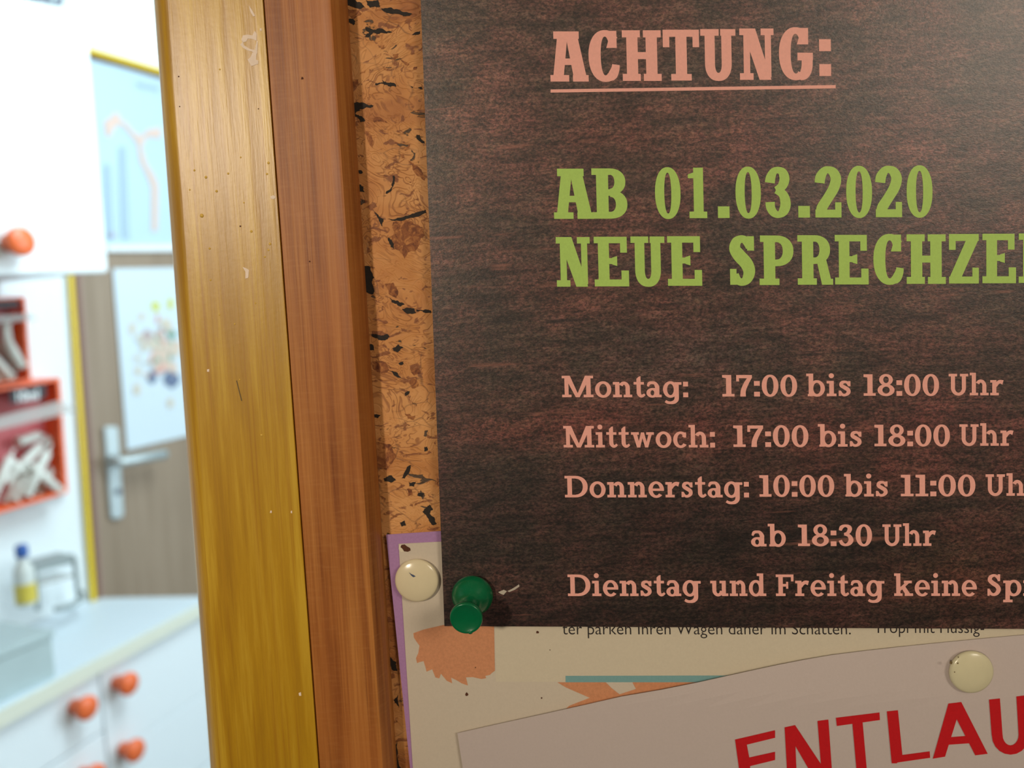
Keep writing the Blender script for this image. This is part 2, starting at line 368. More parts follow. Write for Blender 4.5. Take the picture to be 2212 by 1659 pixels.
HD = {  # heavy condensed slab capitals: width, pieces
 'A': (.765, Rc(.08, .85, .59, 1)+Pg((.06, .12), (.27, .12), (.355, .86), (.15, .86))+Pg((.46, .12), (.72, .12), (.57, .86), (.335, .86))+Rc(.2, .33, .52, .46)+Rc(0, 0, .375, .13)+Rc(.45, 0, .765, .13)),
 'C': (.615, Arc(.335, .5, .335, .515, .245, .13, 42, 300, 2.2)+Rc(.43, .66, .57, 1.0)+Pg((.36, .66), (.5, .66), (.5, .8), (.42, .86))+Stk((.42, .06, .15), (.48, .13, .19), (.53, .24, .17), (.545, .33, .15))),
 'H': (.775, serif_stem(.085, .31, 0, .36, .14, 1, 0, .36)+serif_stem(.47, .695, .42, .775, .14, 1, .42, .775)+Rc(.2, .43, .58, .57)),
 'T': (.725, Rc(.25, 0, .475, 1)+Rc(0, .86, .725, 1)+Rc(0, .655, .13, 1)+Rc(.595, .655, .725, 1)+Rc(.155, 0, .565, .13)),
 'U': (.705, Rc(.085, .33, .286, 1)+Rc(.419, .33, .62, 1)+Arc(.3525, .34, .268, .355, .20, .16, 180, 360, 2.3)+Rc(0, .87, .37, 1)+Rc(.40, .87, .705, 1)),
 'N': (.69, Rc(.08, 0, .21, .95)+Rc(.51, .05, .635, 1)+Pg((.40, 0), (.635, 0), (.30, 1), (.0, 1), (.0, .87), (.08, .87))[:0]+Pg((.395, 0), (.635, 0), (.32, 1), (.06, 1))+Rc(0, .87, .25, 1)+Rc(.43, .87, .69, 1)+Rc(0, 0, .275, .13)),
 'G': (.68, Arc(.335, .5, .335, .515, .235, .13, 45, 300, 2.2)+Rc(.43, .68, .59, 1.0)+Pg((.36, .68), (.5, .68), (.5, .84), (.42, .87))+Rc(.37, .37, .68, .52)+Stk((.40, .05, .14), (.50, .10, .2), (.555, .22, .22), (.565, .40, .22))),
 'B': (.70, Rc(.09, 0, .33, 1)+Rc(0, .87, .35, 1)+Rc(0, 0, .35, .13)+Arc(.36, .735, .315, .265, .22, .125, -90, 90, 2.2)+Arc(.36, .285, .345, .285, .23, .135, -90, 90, 2.2)+Rc(.3, .87, .37, 1)+Rc(.3, 0, .37, .135)+Rc(.3, .455, .38, .585)),
 'E': (.69, Rc(.08, 0, .30, 1)+Rc(0, .87, .66, 1)+Rc(.525, .68, .66, 1)+Rc(0, 0, .69, .14)+Rc(.54, 0, .69, .32)+Rc(.28, .45, .46, .57)+Pg((.36, .44), (.46, .41), (.46, .61), (.36, .58))),
 'S': (.535, Stk((.42, .76, .15), (.365, .88, .17), (.27, .935, .15), (.16, .88, .19), (.125, .74, .23), (.21, .60, .26), (.35, .44, .26), (.405, .28, .24), (.36, .13, .2), (.265, .065, .15), (.17, .10, .16), (.12, .22, .15))+Rc(.37, .70, .51, .99)+Rc(.02, .01, .15, .33)),
 'P': (.69, Rc(.09, 0, .32, 1)+Rc(.02, .87, .34, 1)+Rc(0, 0, .40, .13)+Arc(.35, .69, .34, .31, .215, .135, -90, 90, 2.2)+Rc(.3, .865, .36, 1)+Rc(.3, .38, .36, .515)),
 'R': (.715, Rc(.09, 0, .32, 1)+Rc(0, .87, .34, 1)+Rc(0, 0, .385, .13)+Arc(.35, .71, .31, .29, .215, .13, -90, 90, 2.2)+Rc(.3, .87, .36, 1)+Rc(.3, .42, .36, .55)+Pg((.36, .52), (.40, .42), (.49, 0), (.70, 0), (.58, .50), (.50, .55))+Rc(.6, 0, .715, .12)),
 'Z': (.60, Rc(0, .86, .6, 1)+Rc(0, .68, .135, 1)+Rc(0, 0, .6, .14)+Rc(.47, 0, .6, .32)+Pg((0, .1), (.24, .1), (.6, .9), (.355, .9))),
 'I': (.40, serif_stem(.09, .31, 0, .40, .13, 1, 0, .40)),
 '0': (.51, Arc(.255, .5, .255, .515, .185, .11, 0, 360, 2.2, 48)),
 '1': (.375, Rc(.11, 0, .305, 1)+Rc(.02, 0, .375, .13)+Pg((0, .79), (.12, .79), (.24, 1), (.21, 1), (.15, .92), (.0, .865))),
 '2': (.53, Stk((.10, .68, .20), (.12, .80, .2), (.19, .91, .16), (.27, .94, .14), (.37, .89, .19), (.425, .76, .21), (.38, .58, .21), (.26, .38, .2), (.145, .2, .21), (.13, .1, .22))+Rc(.01, 0, .53, .155)+Rc(.405, 0, .53, .30)),
 '3': (.52, Stk((.10, .69, .20), (.12, .80, .19), (.18, .91, .15), (.27, .94, .13), (.36, .89, .18), (.395, .76, .20), (.34, .62, .18), (.22, .545, .13))+Stk((.22, .545, .13), (.36, .46, .18), (.41, .28, .21), (.365, .13, .19), (.265, .06, .13), (.17, .10, .16), (.11, .20, .18), (.10, .31, .19))),
 '.': (.23, Rc(0, 0, .23, .23)), ':': (.22, Rc(0, .06, .22, .29)+Rc(0, .54, .22, .77)),
}
BD = {  # bold text slab
 'M': (1.43, Rc(.12, 0, .30, 1)+Rc(1.10, 0, 1.31, 1)+Pg((.62, .0), (.79, .0), (.37, 1), (.12, 1))+Pg((.63, 0), (.80, 0), (1.31, 1), (1.06, 1))+Rc(0, .88, .3, 1)+Rc(1.12, .88, 1.43, 1)+Rc(0, 0, .43, .12)+Rc(.98, 0, 1.43, .12)),
 'o': (.74, Arc(.37, .36, .37, .385, .195, .125)),
 'n': (.87, Rc(.1, 0, .3, .71)+Rc(0, .59, .3, .71)+Rc(0, 0, .40, .12)+Rc(.57, 0, .77, .45)+Rc(.48, 0, .87, .12)+Arc(.505, .43, .265, .30, .195, .15, 0, 150)),
 'h': (.92, Rc(.1, 0, .3, 1.05)+Rc(0, .93, .3, 1.05)+Rc(0, 0, .41, .12)+Rc(.61, 0, .81, .45)+Rc(.51, 0, .92, .12)+Arc(.535, .43, .275, .31, .195, .15, 0, 150)),
 'u': (.89, Rc(.1, .26, .3, .71)+Rc(0, .59, .3, .71)+Rc(.57, 0, .77, .71)+Rc(.46, .59, .77, .71)+Rc(.57, 0, .89, .12)+Arc(.385, .28, .285, .30, .195, .14, 180, 350)),
 'r': (.64, Rc(.1, 0, .3, .71)+Rc(0, .59, .3, .71)+Rc(0, 0, .42, .12)+Stk((.27, .42, .12), (.36, .57, .16), (.48, .635, .17), (.62, .60, .21))),
 'i': (.42, Rc(.11, 0, .31, .71)+Rc(0, .59, .31, .71)+Rc(0, 0, .42, .12)+Arc(.205, .95, .115, .115, .114, .114)),
 't': (.50, Rc(.13, .18, .32, .86)+Pg((.13, .86), (.32, .86), (.32, .98), (.24, .96))+Rc(0, .59, .47, .71)+Stk((.225, .3, .19), (.235, .17, .19), (.30, .07, .15), (.39, .06, .13), (.50, .14, .10))),
 'a': (.68, Arc(.27, .205, .27, .225, .185, .105)+Rc(.40, .05, .59, .50)+Rc(.42, 0, .69, .12)+Stk((.07, .50, .09), (.13, .64, .14), (.26, .675, .13), (.40, .645, .15), (.485, .50, .20), (.495, .40, .19))+Rc(.24, .34, .45, .43)),
 'g': (.84, Arc(.34, .36, .34, .385, .19, .125)+Rc(.52, -.05, .72, .70)+Rc(.6, .58, .85, .70)+Stk((.62, 0, .20), (.60, -.12, .20), (.50, -.22, .17), (.35, -.255, .13), (.21, -.24, .13), (.10, -.18, .12))),
 'b': (.80, Rc(.1, 0, .3, 1.05)+Rc(0, .93, .3, 1.05)+Arc(.455, .36, .345, .385, .19, .125)+Rc(.06, 0, .22, .10)),
 'd': (.86, Arc(.345, .36, .345, .385, .19, .125)+Rc(.52, 0, .72, 1.05)+Rc(.40, .93, .72, 1.05)+Rc(.55, 0, .86, .12)),
 'p': (.82, Rc(.1, -.30, .3, .71)+Rc(0, .59, .3, .71)+Rc(0, -.30, .42, -.18)+Arc(.475, .36, .345, .385, .19, .125)),
 's': (.57, Stk((.46, .50, .10), (.40, .62, .12), (.29, .665, .12), (.16, .62, .16), (.14, .50, .17), (.28, .40, .18), (.42, .30, .18), (.44, .17, .17), (.34, .07, .13), (.22, .055, .12), (.13, .12, .12), (.09, .22, .10))+Rc(.43, .46, .53, .70)+Rc(.02, .01, .12, .26)),
 'e': (.71, Arc(.36, .36, .36, .385, .195, .12, 0, 318)+Rc(.14, .30, .715, .41)),
 'c': (.65, Arc(.35, .36, .35, .385, .195, .12, 38, 322)+Rc(.50, .46, .61, .70)+Pg((.42, .52), (.5, .46), (.56, .6), (.50, .66))),
 'w': (1.07, Pg((.07, .68), (.27, .68), (.43, 0), (.27, 0))+Pg((.28, 0), (.42, 0), (.60, .70), (.47, .70))+Pg((.46, .70), (.61, .70), (.79, 0), (.65, 0))+Pg((.66, 0), (.79, 0), (.99, .68), (.83, .68))+Rc(0, .59, .37, .71)+Rc(.71, .59, 1.07, .71)),
 'k': (.90, Rc(.1, 0, .3, 1.05)+Rc(0, .93, .3, 1.05)+Rc(0, 0, .40, .12)+Pg((.28, .22), (.38, .30), (.74, .62), (.54, .62), (.28, .40))+Pg((.36, .34), (.58, 0), (.83, 0), (.50, .48))+Rc(.46, .59, .84, .71)+Rc(.50, 0, .90, .12)),
 'D': (1.06, Rc(.12, 0, .33, 1)+Rc(0, .88, .5, 1)+Rc(0, 0, .5, .12)+Arc(.5, .5, .555, .5, .225, .13, -90, 90, 2.1)),
 'U': (.95, Rc(.11, .34, .31, 1)+Rc(.64, .34, .84, 1)+Rc(0, .88, .41, 1)+Rc(.55, .88, .95, 1)+Arc(.475, .35, .365, .365, .195, .14, 180, 360)),
 'F': (.83, Rc(.12, 0, .33, 1)+Rc(0, .88, .83, 1)+Rc(.71, .68, .83, 1)+Rc(0, 0, .45, .12)+Rc(.3, .44, .55, .56)+Rc(.48, .34, .58, .66)),
 'S': (.66, Stk((.53, .74, .10), (.46, .88, .13), (.33, .945, .12), (.18, .88, .17), (.14, .73, .19), (.27, .59, .20), (.45, .46, .20), (.53, .30, .20), (.46, .13, .18), (.31, .055, .13), (.18, .11, .14), (.10, .26, .11))+Rc(.49, .68, .60, 1.0)+Rc(.03, 0, .13, .33)),
 '0': (.66, Arc(.33, .5, .33, .515, .195, .11, 0, 360, 2.1, 48)),
 '1': (.48, Rc(.15, 0, .36, 1)+Rc(.0, 0, .48, .12)+Pg((0, .88), (.15, .85), (.2, 1), (0, 1))),
 '7': (.62, Rc(.0, .85, .62, 1)+Rc(0, .70, .11, 1)+Stk((.55, .9, .15), (.40, .62, .19), (.28, .3, .2), (.26, .06, .21))+Rc(.15, 0, .37, .1)+Rc(.04, 0, .42, .0)[:0]),
 '8': (.68, Arc(.34, .745, .275, .27, .165, .115)+Arc(.34, .265, .34, .28, .195, .12)),
 '3': (.62, Stk((.08, .72, .12), (.14, .88, .16), (.28, .945, .12), (.43, .89, .17), (.46, .76, .18), (.38, .61, .15), (.24, .555, .11))+Stk((.24, .555, .11), (.43, .48, .15), (.51, .29, .20), (.44, .13, .18), (.29, .055, .12), (.15, .12, .15), (.08, .27, .13))),
 ':': (.23, Rc(0, 0, .23, .22)+Rc(0, .50, .23, .72)),
}
def lean(x): return .034 - (x-1000)*3.0e-5
def glyph_polys(g, x0, x1, yb, cap, wnat):
    kx = (x1-x0)/wnat; out = []
    for p in g: out.append([(x0+x*kx-lean(x0)*y*cap, yb-y*cap) for x, y in p])
    return out
def C1(x, y): return 1150+x/2.593, 20+y/2.593
def head_line(name, items, yb_l, yb_r, cap_l, cap_r, mat, parent, lab):
    polys = []; xa, xb = items[0][1], items[-1][2]
    for ch, a, b in items:
        u = (a-xa)/(xb-xa); yb = (yb_l+(yb_r-yb_l)*u); cap = cap_l+(cap_r-cap_l)*u
        (X0, YB_), (X1, _) = C1(a, yb), C1(b, yb); polys += glyph_polys(HD[ch][1], X0, X1, YB_, cap/2.593, HD[ch][0])
    return pix_poly(name, polys, HP+.00003, mat, parent, label=lab)
poster = empty('notice_poster', B(1550, 1354, .0028), 'dark brown notice poster with salmon and green slab lettering, pinned to the cork board', 'poster')
def poster_tint(px, py):
    # the printed blotches of the poster: red-brown, grey and near-black areas
    bl = [(1330, 320, 230, 120, (1.15, 1.0, .98)), (1700, 260, 300, 70, (1.15, 1.0, .98)), (1500, 640, 420, 60, (1.12, .98, .96)), (1150, 920, 330, 38, (1.45, 1.08, 1.08)),
          (1700, 930, 420, 60, (1.3, 1.0, 1.03)), (2080, 880, 160, 120, (1.2, .95, 1.0)), (960, 250, 90, 400, (1.12, 1.16, 1.08)), (1560, 1150, 520, 120, (.50, .52, .56)), (1300, 1340, 900, 60, (.55, .52, .55)),
          (1480, 770, 200, 90, (.95, 1.1, 1.2)), (1020, 1150, 120, 120, (.8, .88, .9)), (2050, 1240, 130, 90, (1.3, 1.1, .95)), (1880, 1000, 160, 60, (1.2, 1, 1)), (1180, 1060, 200, 60, (.72, .78, .8)),
          (1050, 620, 80, 90, (.78, .8, .84)), (1500, 130, 200, 60, (.8, .9, .88)), (1240, 480, 60, 40, (1.2, .95, .95))]
    c = [1.0, 1.0, 1.0]
    for x, y, sx, sy, k in bl:
        g = math.exp(-((px-x)/sx)**2-((py-y)/sy)**2)
        for d in range(3): c[d] *= 1+(k[d]-1)*g
    b = .62 - .25 * min(1, max(0, (py-300)/1000))  # base tone drops toward the bottom: light falloff put into the tint
    return [min(1, v*b) for v in c]
NX, NY = 60, 70
pc = [(901.5, -190), (2900, -215), (2900, 1362), (960, 1352.5)]
po = sheet('printed_sheet', pc, HP, M_POST, poster, NX, NY)
vc = po.data.color_attributes.new('tint', 'FLOAT_COLOR', 'POINT')
pos_px = []
for j in range(NY+1):
    for i in range(NX+1):
        u, v = i/NX, j/NY
        x = (1-v)*((1-u)*pc[0][0]+u*pc[1][0])+v*((1-u)*pc[3][0]+u*pc[2][0]); y = (1-v)*((1-u)*pc[0][1]+u*pc[1][1])+v*((1-u)*pc[3][1]+u*pc[2][1]); pos_px.append((x, y))
for i, (x, y) in enumerate(pos_px+pos_px): vc.data[i].color = (*poster_tint(x, y), 1)
head_line('heading_text', [('A', 102, 316), ('C', 318, 490), ('H', 507, 725), ('T', 735, 938), ('U', 945, 1142), ('N', 1163, 1355), ('G', 1383, 1573), (':', 1608, 1674)], 405, 391, 281, 291, M_SALMON, poster, 'salmon heading lettering')
pix_poly('underline', [[C1(102, 449), C1(1699, 424.5), C1(1699, 443), C1(102, 467)]], HP+.00003, M_SALMON, poster)
head_line('date_text', [('A', 122, 345), ('B', 337, 533), ('0', 690, 833), ('1', 875, 980), ('.', 1040, 1105), ('0', 1140, 1282), ('3', 1305, 1450), ('.', 1490, 1555), ('2', 1583, 1732), ('0', 1759, 1904), ('2', 1921, 2071), ('0', 2097, 2242)], 1174, 1163, 281, 286, M_GREEN, poster, 'green date lettering')
head_line('subheading_text', [('N', 138, 328), ('E', 350, 543), ('U', 555, 745), ('E', 760, 952), ('S', 1103, 1252), ('P', 1273, 1465), ('R', 1487, 1685), ('E', 1696, 1884), ('C', 1911, 2079), ('H', 2097, 2316), ('Z', 2334, 2501), ('E', 2521, 2709), ('I', 2724, 2834)], 1554, 1532, 278, 277, M_GREEN, poster, 'green second heading lettering')
def word(txt, x0, x1, yb, cap=46.5, gap=.075):
    nat = sum(BD[c][0] for c in txt)+gap*(len(txt)-1); k = (x1-x0)/nat; x = x0; out = []
    for c in txt:
        out += glyph_polys(BD[c][1], x, x+BD[c][0]*k, yb, cap, BD[c][0]); x += (BD[c][0]+gap)*k
    return out
lines = [
 ('monday_hours_text', [('Montag:', 1214.4, 1486.8, 858.1), ('17:00', 1560.5, 1722.2, 856.5), ('bis', 1742, 1839.4, 855.8), ('18:00', 1865.7, 2028.5, 855), ('Uhr', 2049.3, 2167.4, 854)]),
 ('wednesday_hours_text', [('Mittwoch:', 1217.7, 1544.7, 966.6), ('17:00', 1584.4, 1746.6, 965.5), ('bis', 1767, 1863, 964.8), ('18:00', 1889, 2052, 964), ('Uhr', 2072.4, 2189, 963)]),
 ('thursday_hours_text', [('Donnerstag:', 1220.6, 1618, 1074.4), ('10:00', 1640.7, 1802.3, 1073), ('bis', 1823.4, 1919.4, 1072.5), ('11:00', 1946, 2107, 1072), ('Uhr', 2129, 2246, 1071)]),
 ('evening_hours_text', [('ab', 1622.5, 1697.7, 1180.3), ('18:30', 1724, 1884, 1179.6), ('Uhr', 1906.4, 2021.6, 1179.2)]),
 ('closed_days_text', [('Dienstag', 1227, 1513.8, 1287.6), ('und', 1534.6, 1655.4, 1287.5), ('Freitag', 1676.2, 1910.3, 1287.5), ('keine', 1931.5, 2109.8, 1287.3), ('Spr', 2131.6, 2241, 1287)]),
]
for nm, ws in lines:
    P_ = []
    for wd in ws: P_ += word(*wd)
    pix_poly(nm, P_, HP+.00003, M_SALMON, poster)
pix_poly('crease_scratch', [[(1076, 1279), (1088, 1274), (1095, 1277), (1088, 1285), (1082, 1283)], [(1096, 1277), (1106, 1272), (1116, 1266), (1121, 1262), (1122, 1267), (1112, 1274), (1100, 1279)]], HP+.00003, plain('scratch_white', rgb(186, 176, 160), .6), poster, label='small pale scratch beside the green pin')

# ---- purple-bordered flyer
fly = empty('purple_bordered_flyer', B(1200, 1900, HFl), 'cream flyer with a purple border, partly under the dark poster', 'flyer')
sheet('purple_sheet', [(834, 1155), (1900, 1085), (2500, 2000), (921, 2000)], HFl, M_PURPLE, fly)
sheet('cream_field', [(861, 1175), (1900, 1120), (2500, 2000), (913.5, 2000)], HFl+.00022, M_CREAM, fly)
h1 = HFl+.00025
pix_poly('text_panel', [[(1068, 1300), (2400, 1290), (2420, 1474), (1071.5, 1473)]], h1, M_CREAM2, fly)
zz = lambda x, y: (820+x/3.135, 1130+y/3.135)
fur = [(229, 745), (300, 720), (430, 690), (775, 680), (781, 1000), (760, 1015), (748, 1028), (716, 1035), (722, 1050), (690, 1056), (630, 1043), (585, 1045), (598, 1100), (555, 1085), (528, 1068), (484, 1046), (492, 1085), (455, 1068), (415, 1020), (404, 1052), (378, 1045), (356, 990), (318, 1006), (310, 975), (298, 935), (275, 940), (254, 948), (246, 915), (262, 880), (270, 830), (248, 800), (232, 775)]
pix_poly('orange_fur_print', [[zz(*p) for p in fur]], h1+.00001, M_ORANGE, fly, label='jagged orange printed patch')
c5 = lambda x, y: (1150+x/2.083, 1300+y/2.083)
pix_poly('teal_bar', [[c5(149, 333), c5(1000, 331), c5(1000, 362), c5(149, 362)]], h1+.00001, M_TEAL, fly)
pix_poly('orange_ribbon_print', [[c5(112, 362), c5(330, 362), c5(356, 388), c5(392, 416), c5(436, 402), c5(500, 440), c5(500, 640), c5(132, 640), c5(132, 500), c5(165, 468), c5(258, 432), c5(150, 385)], [c5(436, 402), c5(466, 392), c5(450, 362), c5(1000, 362), c5(1000, 640), c5(500, 640), c5(500, 440)]], h1+.00002, M_ORANGE, fly, label='orange printed shape under the teal bar')
def specks(name, pts, h, mat, parent, **k):
    polys = []
    for x, y, r in pts:
        n = 8; polys.append([(x+r*math.cos(2*math.pi*i/n)*random.uniform(.7, 1.2), y+r*math.sin(2*math.pi*i/n)*random.uniform(.6, 1.2)) for i in range(n)])
    return pix_poly(name, polys, h, mat, parent, **k)
specks('dirt_speck', [(1008, 1500, 4.5), (1161, 1366, 3.5), (1170, 1508, 2), (1027, 1442, 1.5), (1188, 1404, 1.2)], h1+.00003, M_HOLE, fly, label='small brown specks and a pin hole', kind='stuff')
pix_poly('torn_hole', [[(867, 1177), (874, 1176), (879, 1180), (886, 1184), (887, 1189), (881, 1192), (873, 1191), (870, 1186), (865, 1182)]], h1+.00003, M_HOLE, fly, label='torn pin hole at the top left corner')
pix_poly('torn_hole_rim', [[(862, 1178), (867, 1176), (869, 1185), (873, 1192), (866, 1192), (861, 1186)]], h1+.00002, plain('torn_white_rim', rgb(226, 214, 186), .8), fly)
def text_on(name, s, x0, x1, yb, cap, h, mat, parent, hf=None, fat=0, slope=0, fn=None, **k):
    cu = bpy.data.curves.new('tmp_text', 'FONT'); cu.body = s; cu.size = 1; cu.offset = fat; cu.resolution_u = 4
    o = bpy.data.objects.new('tmp_text', cu); COL.objects.link(o); dg = bpy.context.evaluated_depsgraph_get()
    me = bpy.data.meshes.new_from_object(o.evaluated_get(dg)); bpy.data.objects.remove(o); bpy.data.curves.remove(cu)
    xs = [v.co.x for v in me.vertices]; a, b = min(xs), max(xs); kx = (x1-x0)/(b-a); ky = cap/.73
    if fn is None: fn = lambda x, y: B(x, y, h)
    V = [fn(x0+(v.co.x-a)*kx-lean(x0)*v.co.y*ky, yb+slope*(v.co.x-a)*kx-v.co.y*ky) for v in me.vertices]; F = [list(p.vertices) for p in me.polygons]
    bpy.data.meshes.remove(me)
    return mesh_obj(name, V, F, mat, parent, keep_normals=True, **k)
text_on('flyer_text', 'ter parken Ihren Wagen daher im Schatten.', 1215, 1838, 1370.5, 27, h1+.00002, M_BLACK, fly, fat=-.004)
text_on('flyer_text', 'Tropf mit Fl\u00fcssig-', 1888, 2126, 1367.5, 27, h1+.00002, M_BLACK, fly, fat=-.004)

# ---- white sheet with red lettering
def HS(x, y): return .0022 + .0018*math.exp(-((x-1750)/500)**2)*min(1.0, max(0, (y-1350)/160)) 
wh = empty('white_sheet_notice', B(1500, 2000, .002), 'white paper notice with large red lettering, tilted below the dark poster', 'notice')
topc = [(988, 1584), (1050, 1570), (1150, 1548), (1250, 1526), (1342, 1505), (1430, 1490), (1510, 1474), (1600, 1454), (1678, 1437), (1740, 1425), (1798, 1415), (1870, 1406), (1950, 1397), (2038, 1388), (2130, 1379), (2220, 1371), (2320, 1362), (2430, 1350), (2560, 1334)]
NYS = 24; V = []; NXS = len(topc)
for j in range(NYS+1):
    for (x, y) in topc:
        v = j/NYS; X = x+(70-(x-988)*.02)*v; Y = y+(2040-1584+ (0))*v; V.append(B(X, Y, HS(X, Y)))
n = len(V); V += [p+Vector((0, .00015, 0)) for p in V]; F = []
for j in range(NYS):
    for i in range(NXS-1):
        q = [j*NXS+i, j*NXS+i+1, (j+1)*NXS+i+1, (j+1)*NXS+i]; F.append(q[::-1]); F.append([a+n for a in q])
rim = list(range(NXS))+[j*NXS+NXS-1 for j in range(1, NYS+1)]+[NYS*NXS+i for i in range(NXS-2, -1, -1)]+[j*NXS for j in range(NYS-1, 0, -1)]
for a, b in zip(rim, rim[1:]+rim[:1]): F.append([a, b, b+n, a+n])
mesh_obj('paper', V, F, M_SHEET, wh, smooth=False)
def quad_sub(p, n=6): return p
L = {
 'E': [[(912, 620), (1092, 578), (1092, 612), (965, 643)], [(912, 620), (965, 643), (976, 702), (990, 860), (945, 860)], [(985, 828), (1108, 802), (1108, 836), (985, 860)], [(970, 702), (1092, 675), (1092, 712), (978, 740)]],
 'N': [[(1135, 565), (1180, 556), (1190, 802), (1148, 802)], [(1135, 565), (1182, 555), (1345, 800), (1350, 802), (1272, 802)], [(1283, 536), (1332, 530), (1351, 802), (1304, 802)]],
 'T': [[(1366, 522), (1562, 498), (1564, 532), (1370, 559)], [(1440, 548), (1486, 542), (1506, 768), (1460, 772)]],
 'L': [[(1595, 493), (1645, 488), (1665, 690), (1640, 727), (1617, 727)], [(1660, 690), (1788, 673), (1790, 702), (1617, 727)]],
 'A': [[(1872, 458), (1928, 451), (1905, 490), (1857, 697), (1802, 706)], [(1880, 457), (1930, 451), (2049, 684), (1995, 690), (1893, 500)], [(1862, 606), (1975, 598), (1992, 632), (1857, 642)]],
 'U': [],
}
L['A'] = [[(1872, 458), (1930, 451), (1917, 505), (1857, 697), (1802, 706)], [(1930, 451), (2049, 684), (1993, 691), (1900, 510), (1890, 470)], [(1870, 610), (1960, 603), (1978, 636), (1862, 644)]]
uu = []
for a in range(0, 11):
    th = math.pi+math.pi*a/10
    uu.append(((2152+83*math.cos(th)*1.02, 600-88*math.sin(th)*1.0), (2152+36*math.cos(th), 598-48*math.sin(th))))
uf = [[i0, o0, o1, i1] for (o0, i0), (o1, i1) in zip(uu, uu[1:])]
L['U'] = [[(2055, 440), (2104, 435), (2116, 600), (2067, 603)]]+uf+[[(2188, 600), (2236, 598), (2226, 420), (2178, 426)]]
for chx in 'ENTLAU':
    pix_poly('red_letter', [[c5(*p) for p in q] for q in L[chx]], .00014, M_RED, wh, hf=HS)

def ragged(p, lv=3):
    for _ in range(lv):
        q = []
        for a, b in zip(p, p[1:]+p[:1]):
            l = math.hypot(a[0]-b[0], a[1]-b[1])*.16; q.append(a)
            q.append(((a[0]+b[0])/2+random.uniform(-l, l), (a[1]+b[1])/2+random.uniform(-l, l)))
        p = q
    return p
# ---- cork board bark flecks (dark chips set in the cork)
c7 = lambda x, y: (700+x/3.687, y/3.687); c8 = lambda x, y: (700+x/2.212, 450+y/2.212)
fl = [
 [c7(*p) for p in [(165, 0), (250, 0), (300, 25), (330, 60), (230, 55), (170, 30)]],
 [c7(*p) for p in [(335, 0), (430, 0), (450, 55), (370, 60), (345, 40)]],
 [c7(*p) for p in [(455, 65), (560, 75), (660, 95), (705, 108), (680, 125), (600, 112), (520, 105), (470, 85)]],
 [c7(*p) for p in [(330, 215), (390, 235), (440, 225), (545, 255), (470, 262), (390, 260), (360, 292), (325, 290), (360, 262), (335, 245)]],
 [c7(*p) for p in [(175, 145), (250, 170), (235, 200), (190, 175)]],
 [c7(*p) for p in [(700, 275), (765, 245), (765, 265), (725, 278)]],
 [c7(*p) for p in [(405, 665), (470, 655), (465, 632), (500, 658), (570, 670), (575, 688), (530, 690), (480, 675), (410, 678)]],
 [c7(*p) for p in [(690, 685), (780, 690), (782, 712), (700, 700)]],
 [c7(*p) for p in [(215, 815), (330, 825), (395, 840), (370, 860), (290, 868), (250, 905), (300, 925), (330, 960), (290, 975), (225, 920)]],
 [c7(*p) for p in [(735, 1075), (760, 1072), (775, 1110), (800, 1130), (800, 1145), (760, 1125), (735, 1095)]],
 [c7(*p) for p in [(272, 1355), (300, 1358), (308, 1378), (280, 1382)]],
 [c7(*p) for p in [(262, 1470), (315, 1485), (325, 1530), (290, 1525), (262, 1500)]],
 [c7(*p) for p in [(545, 1400), (560, 1400), (555, 1470), (535, 1520), (500, 1545), (490, 1540), (530, 1505), (545, 1450)]],
 [c8(*p) for p in [(235, 10), (262, 40), (285, 50), (280, 90), (262, 60)]],
 [c8(*p) for p in [(300, 50), (350, 45), (420, 25), (488, 5), (488, 22), (420, 45), (345, 58)]],
 [c8(*p) for p in [(305, 140), (322, 150), (335, 195), (318, 185)]],
 [c8(*p) for p in [(180, 280), (215, 275), (240, 330), (228, 350), (240, 395), (235, 410), (195, 395), (185, 340)]],
 [c8(*p) for p in [(315, 425), (350, 440), (385, 460), (365, 470), (325, 450)]],
 [c8(*p) for p in [(372, 480), (430, 478), (440, 500), (390, 500)]],
 [c8(*p) for p in [(440, 482), (512, 490), (512, 500), (440, 492)]],
 [c8(*p) for p in [(210, 600), (260, 605), (300, 600), (312, 615), (290, 632), (255, 620)]],
 [c8(*p) for p in [(205, 655), (230, 650), (240, 680), (212, 685)]],
 [c8(*p) for p in [(325, 668), (352, 650), (378, 665), (350, 688)]],
 [c8(*p) for p in [(355, 742), (378, 730), (380, 745), (362, 748)]],
 [c8(*p) for p in [(310, 775), (350, 785), (370, 810), (350, 808)]],
 [c8(*p) for p in [(385, 882), (408, 872), (405, 888), (388, 896)]],
 [c8(*p) for p in [(235, 982), (272, 988), (258, 1002), (236, 996)]],
 [c8(*p) for p in [(285, 1290), (320, 1275), (345, 1300), (320, 1312), (290, 1305)]],
 [c8(*p) for p in [(385, 1260), (415, 1225), (408, 1262), (385, 1292), (368, 1290)]],
 [c8(*p) for p in [(405, 1310), (440, 1305), (430, 1330), (408, 1328)]],
 [c8(*p) for p in [(450, 1360), (480, 1362), (468, 1380), (445, 1372)]],
 [c8(*p) for p in [(488, 1430), (505, 1415), (520, 1440), (505, 1458), (530, 1485), (538, 1508), (520, 1515), (500, 1485), (470, 1450)]],
 [c8(*p) for p in [(362, 1502), (385, 1492), (392, 1515), (370, 1520)]],
 [c8(*p) for p in [(480, 1140), (492, 1138), (494, 1160), (480, 1162)]],
 [(842, 1640), (858, 1600), (866, 1659), (870, 1800), (846, 1800)], [(842, 1420), (856, 1430), (858, 1450), (846, 1446)], [(850, 1512), (860, 1500), (862, 1530)],
]
VV, FF = [], []
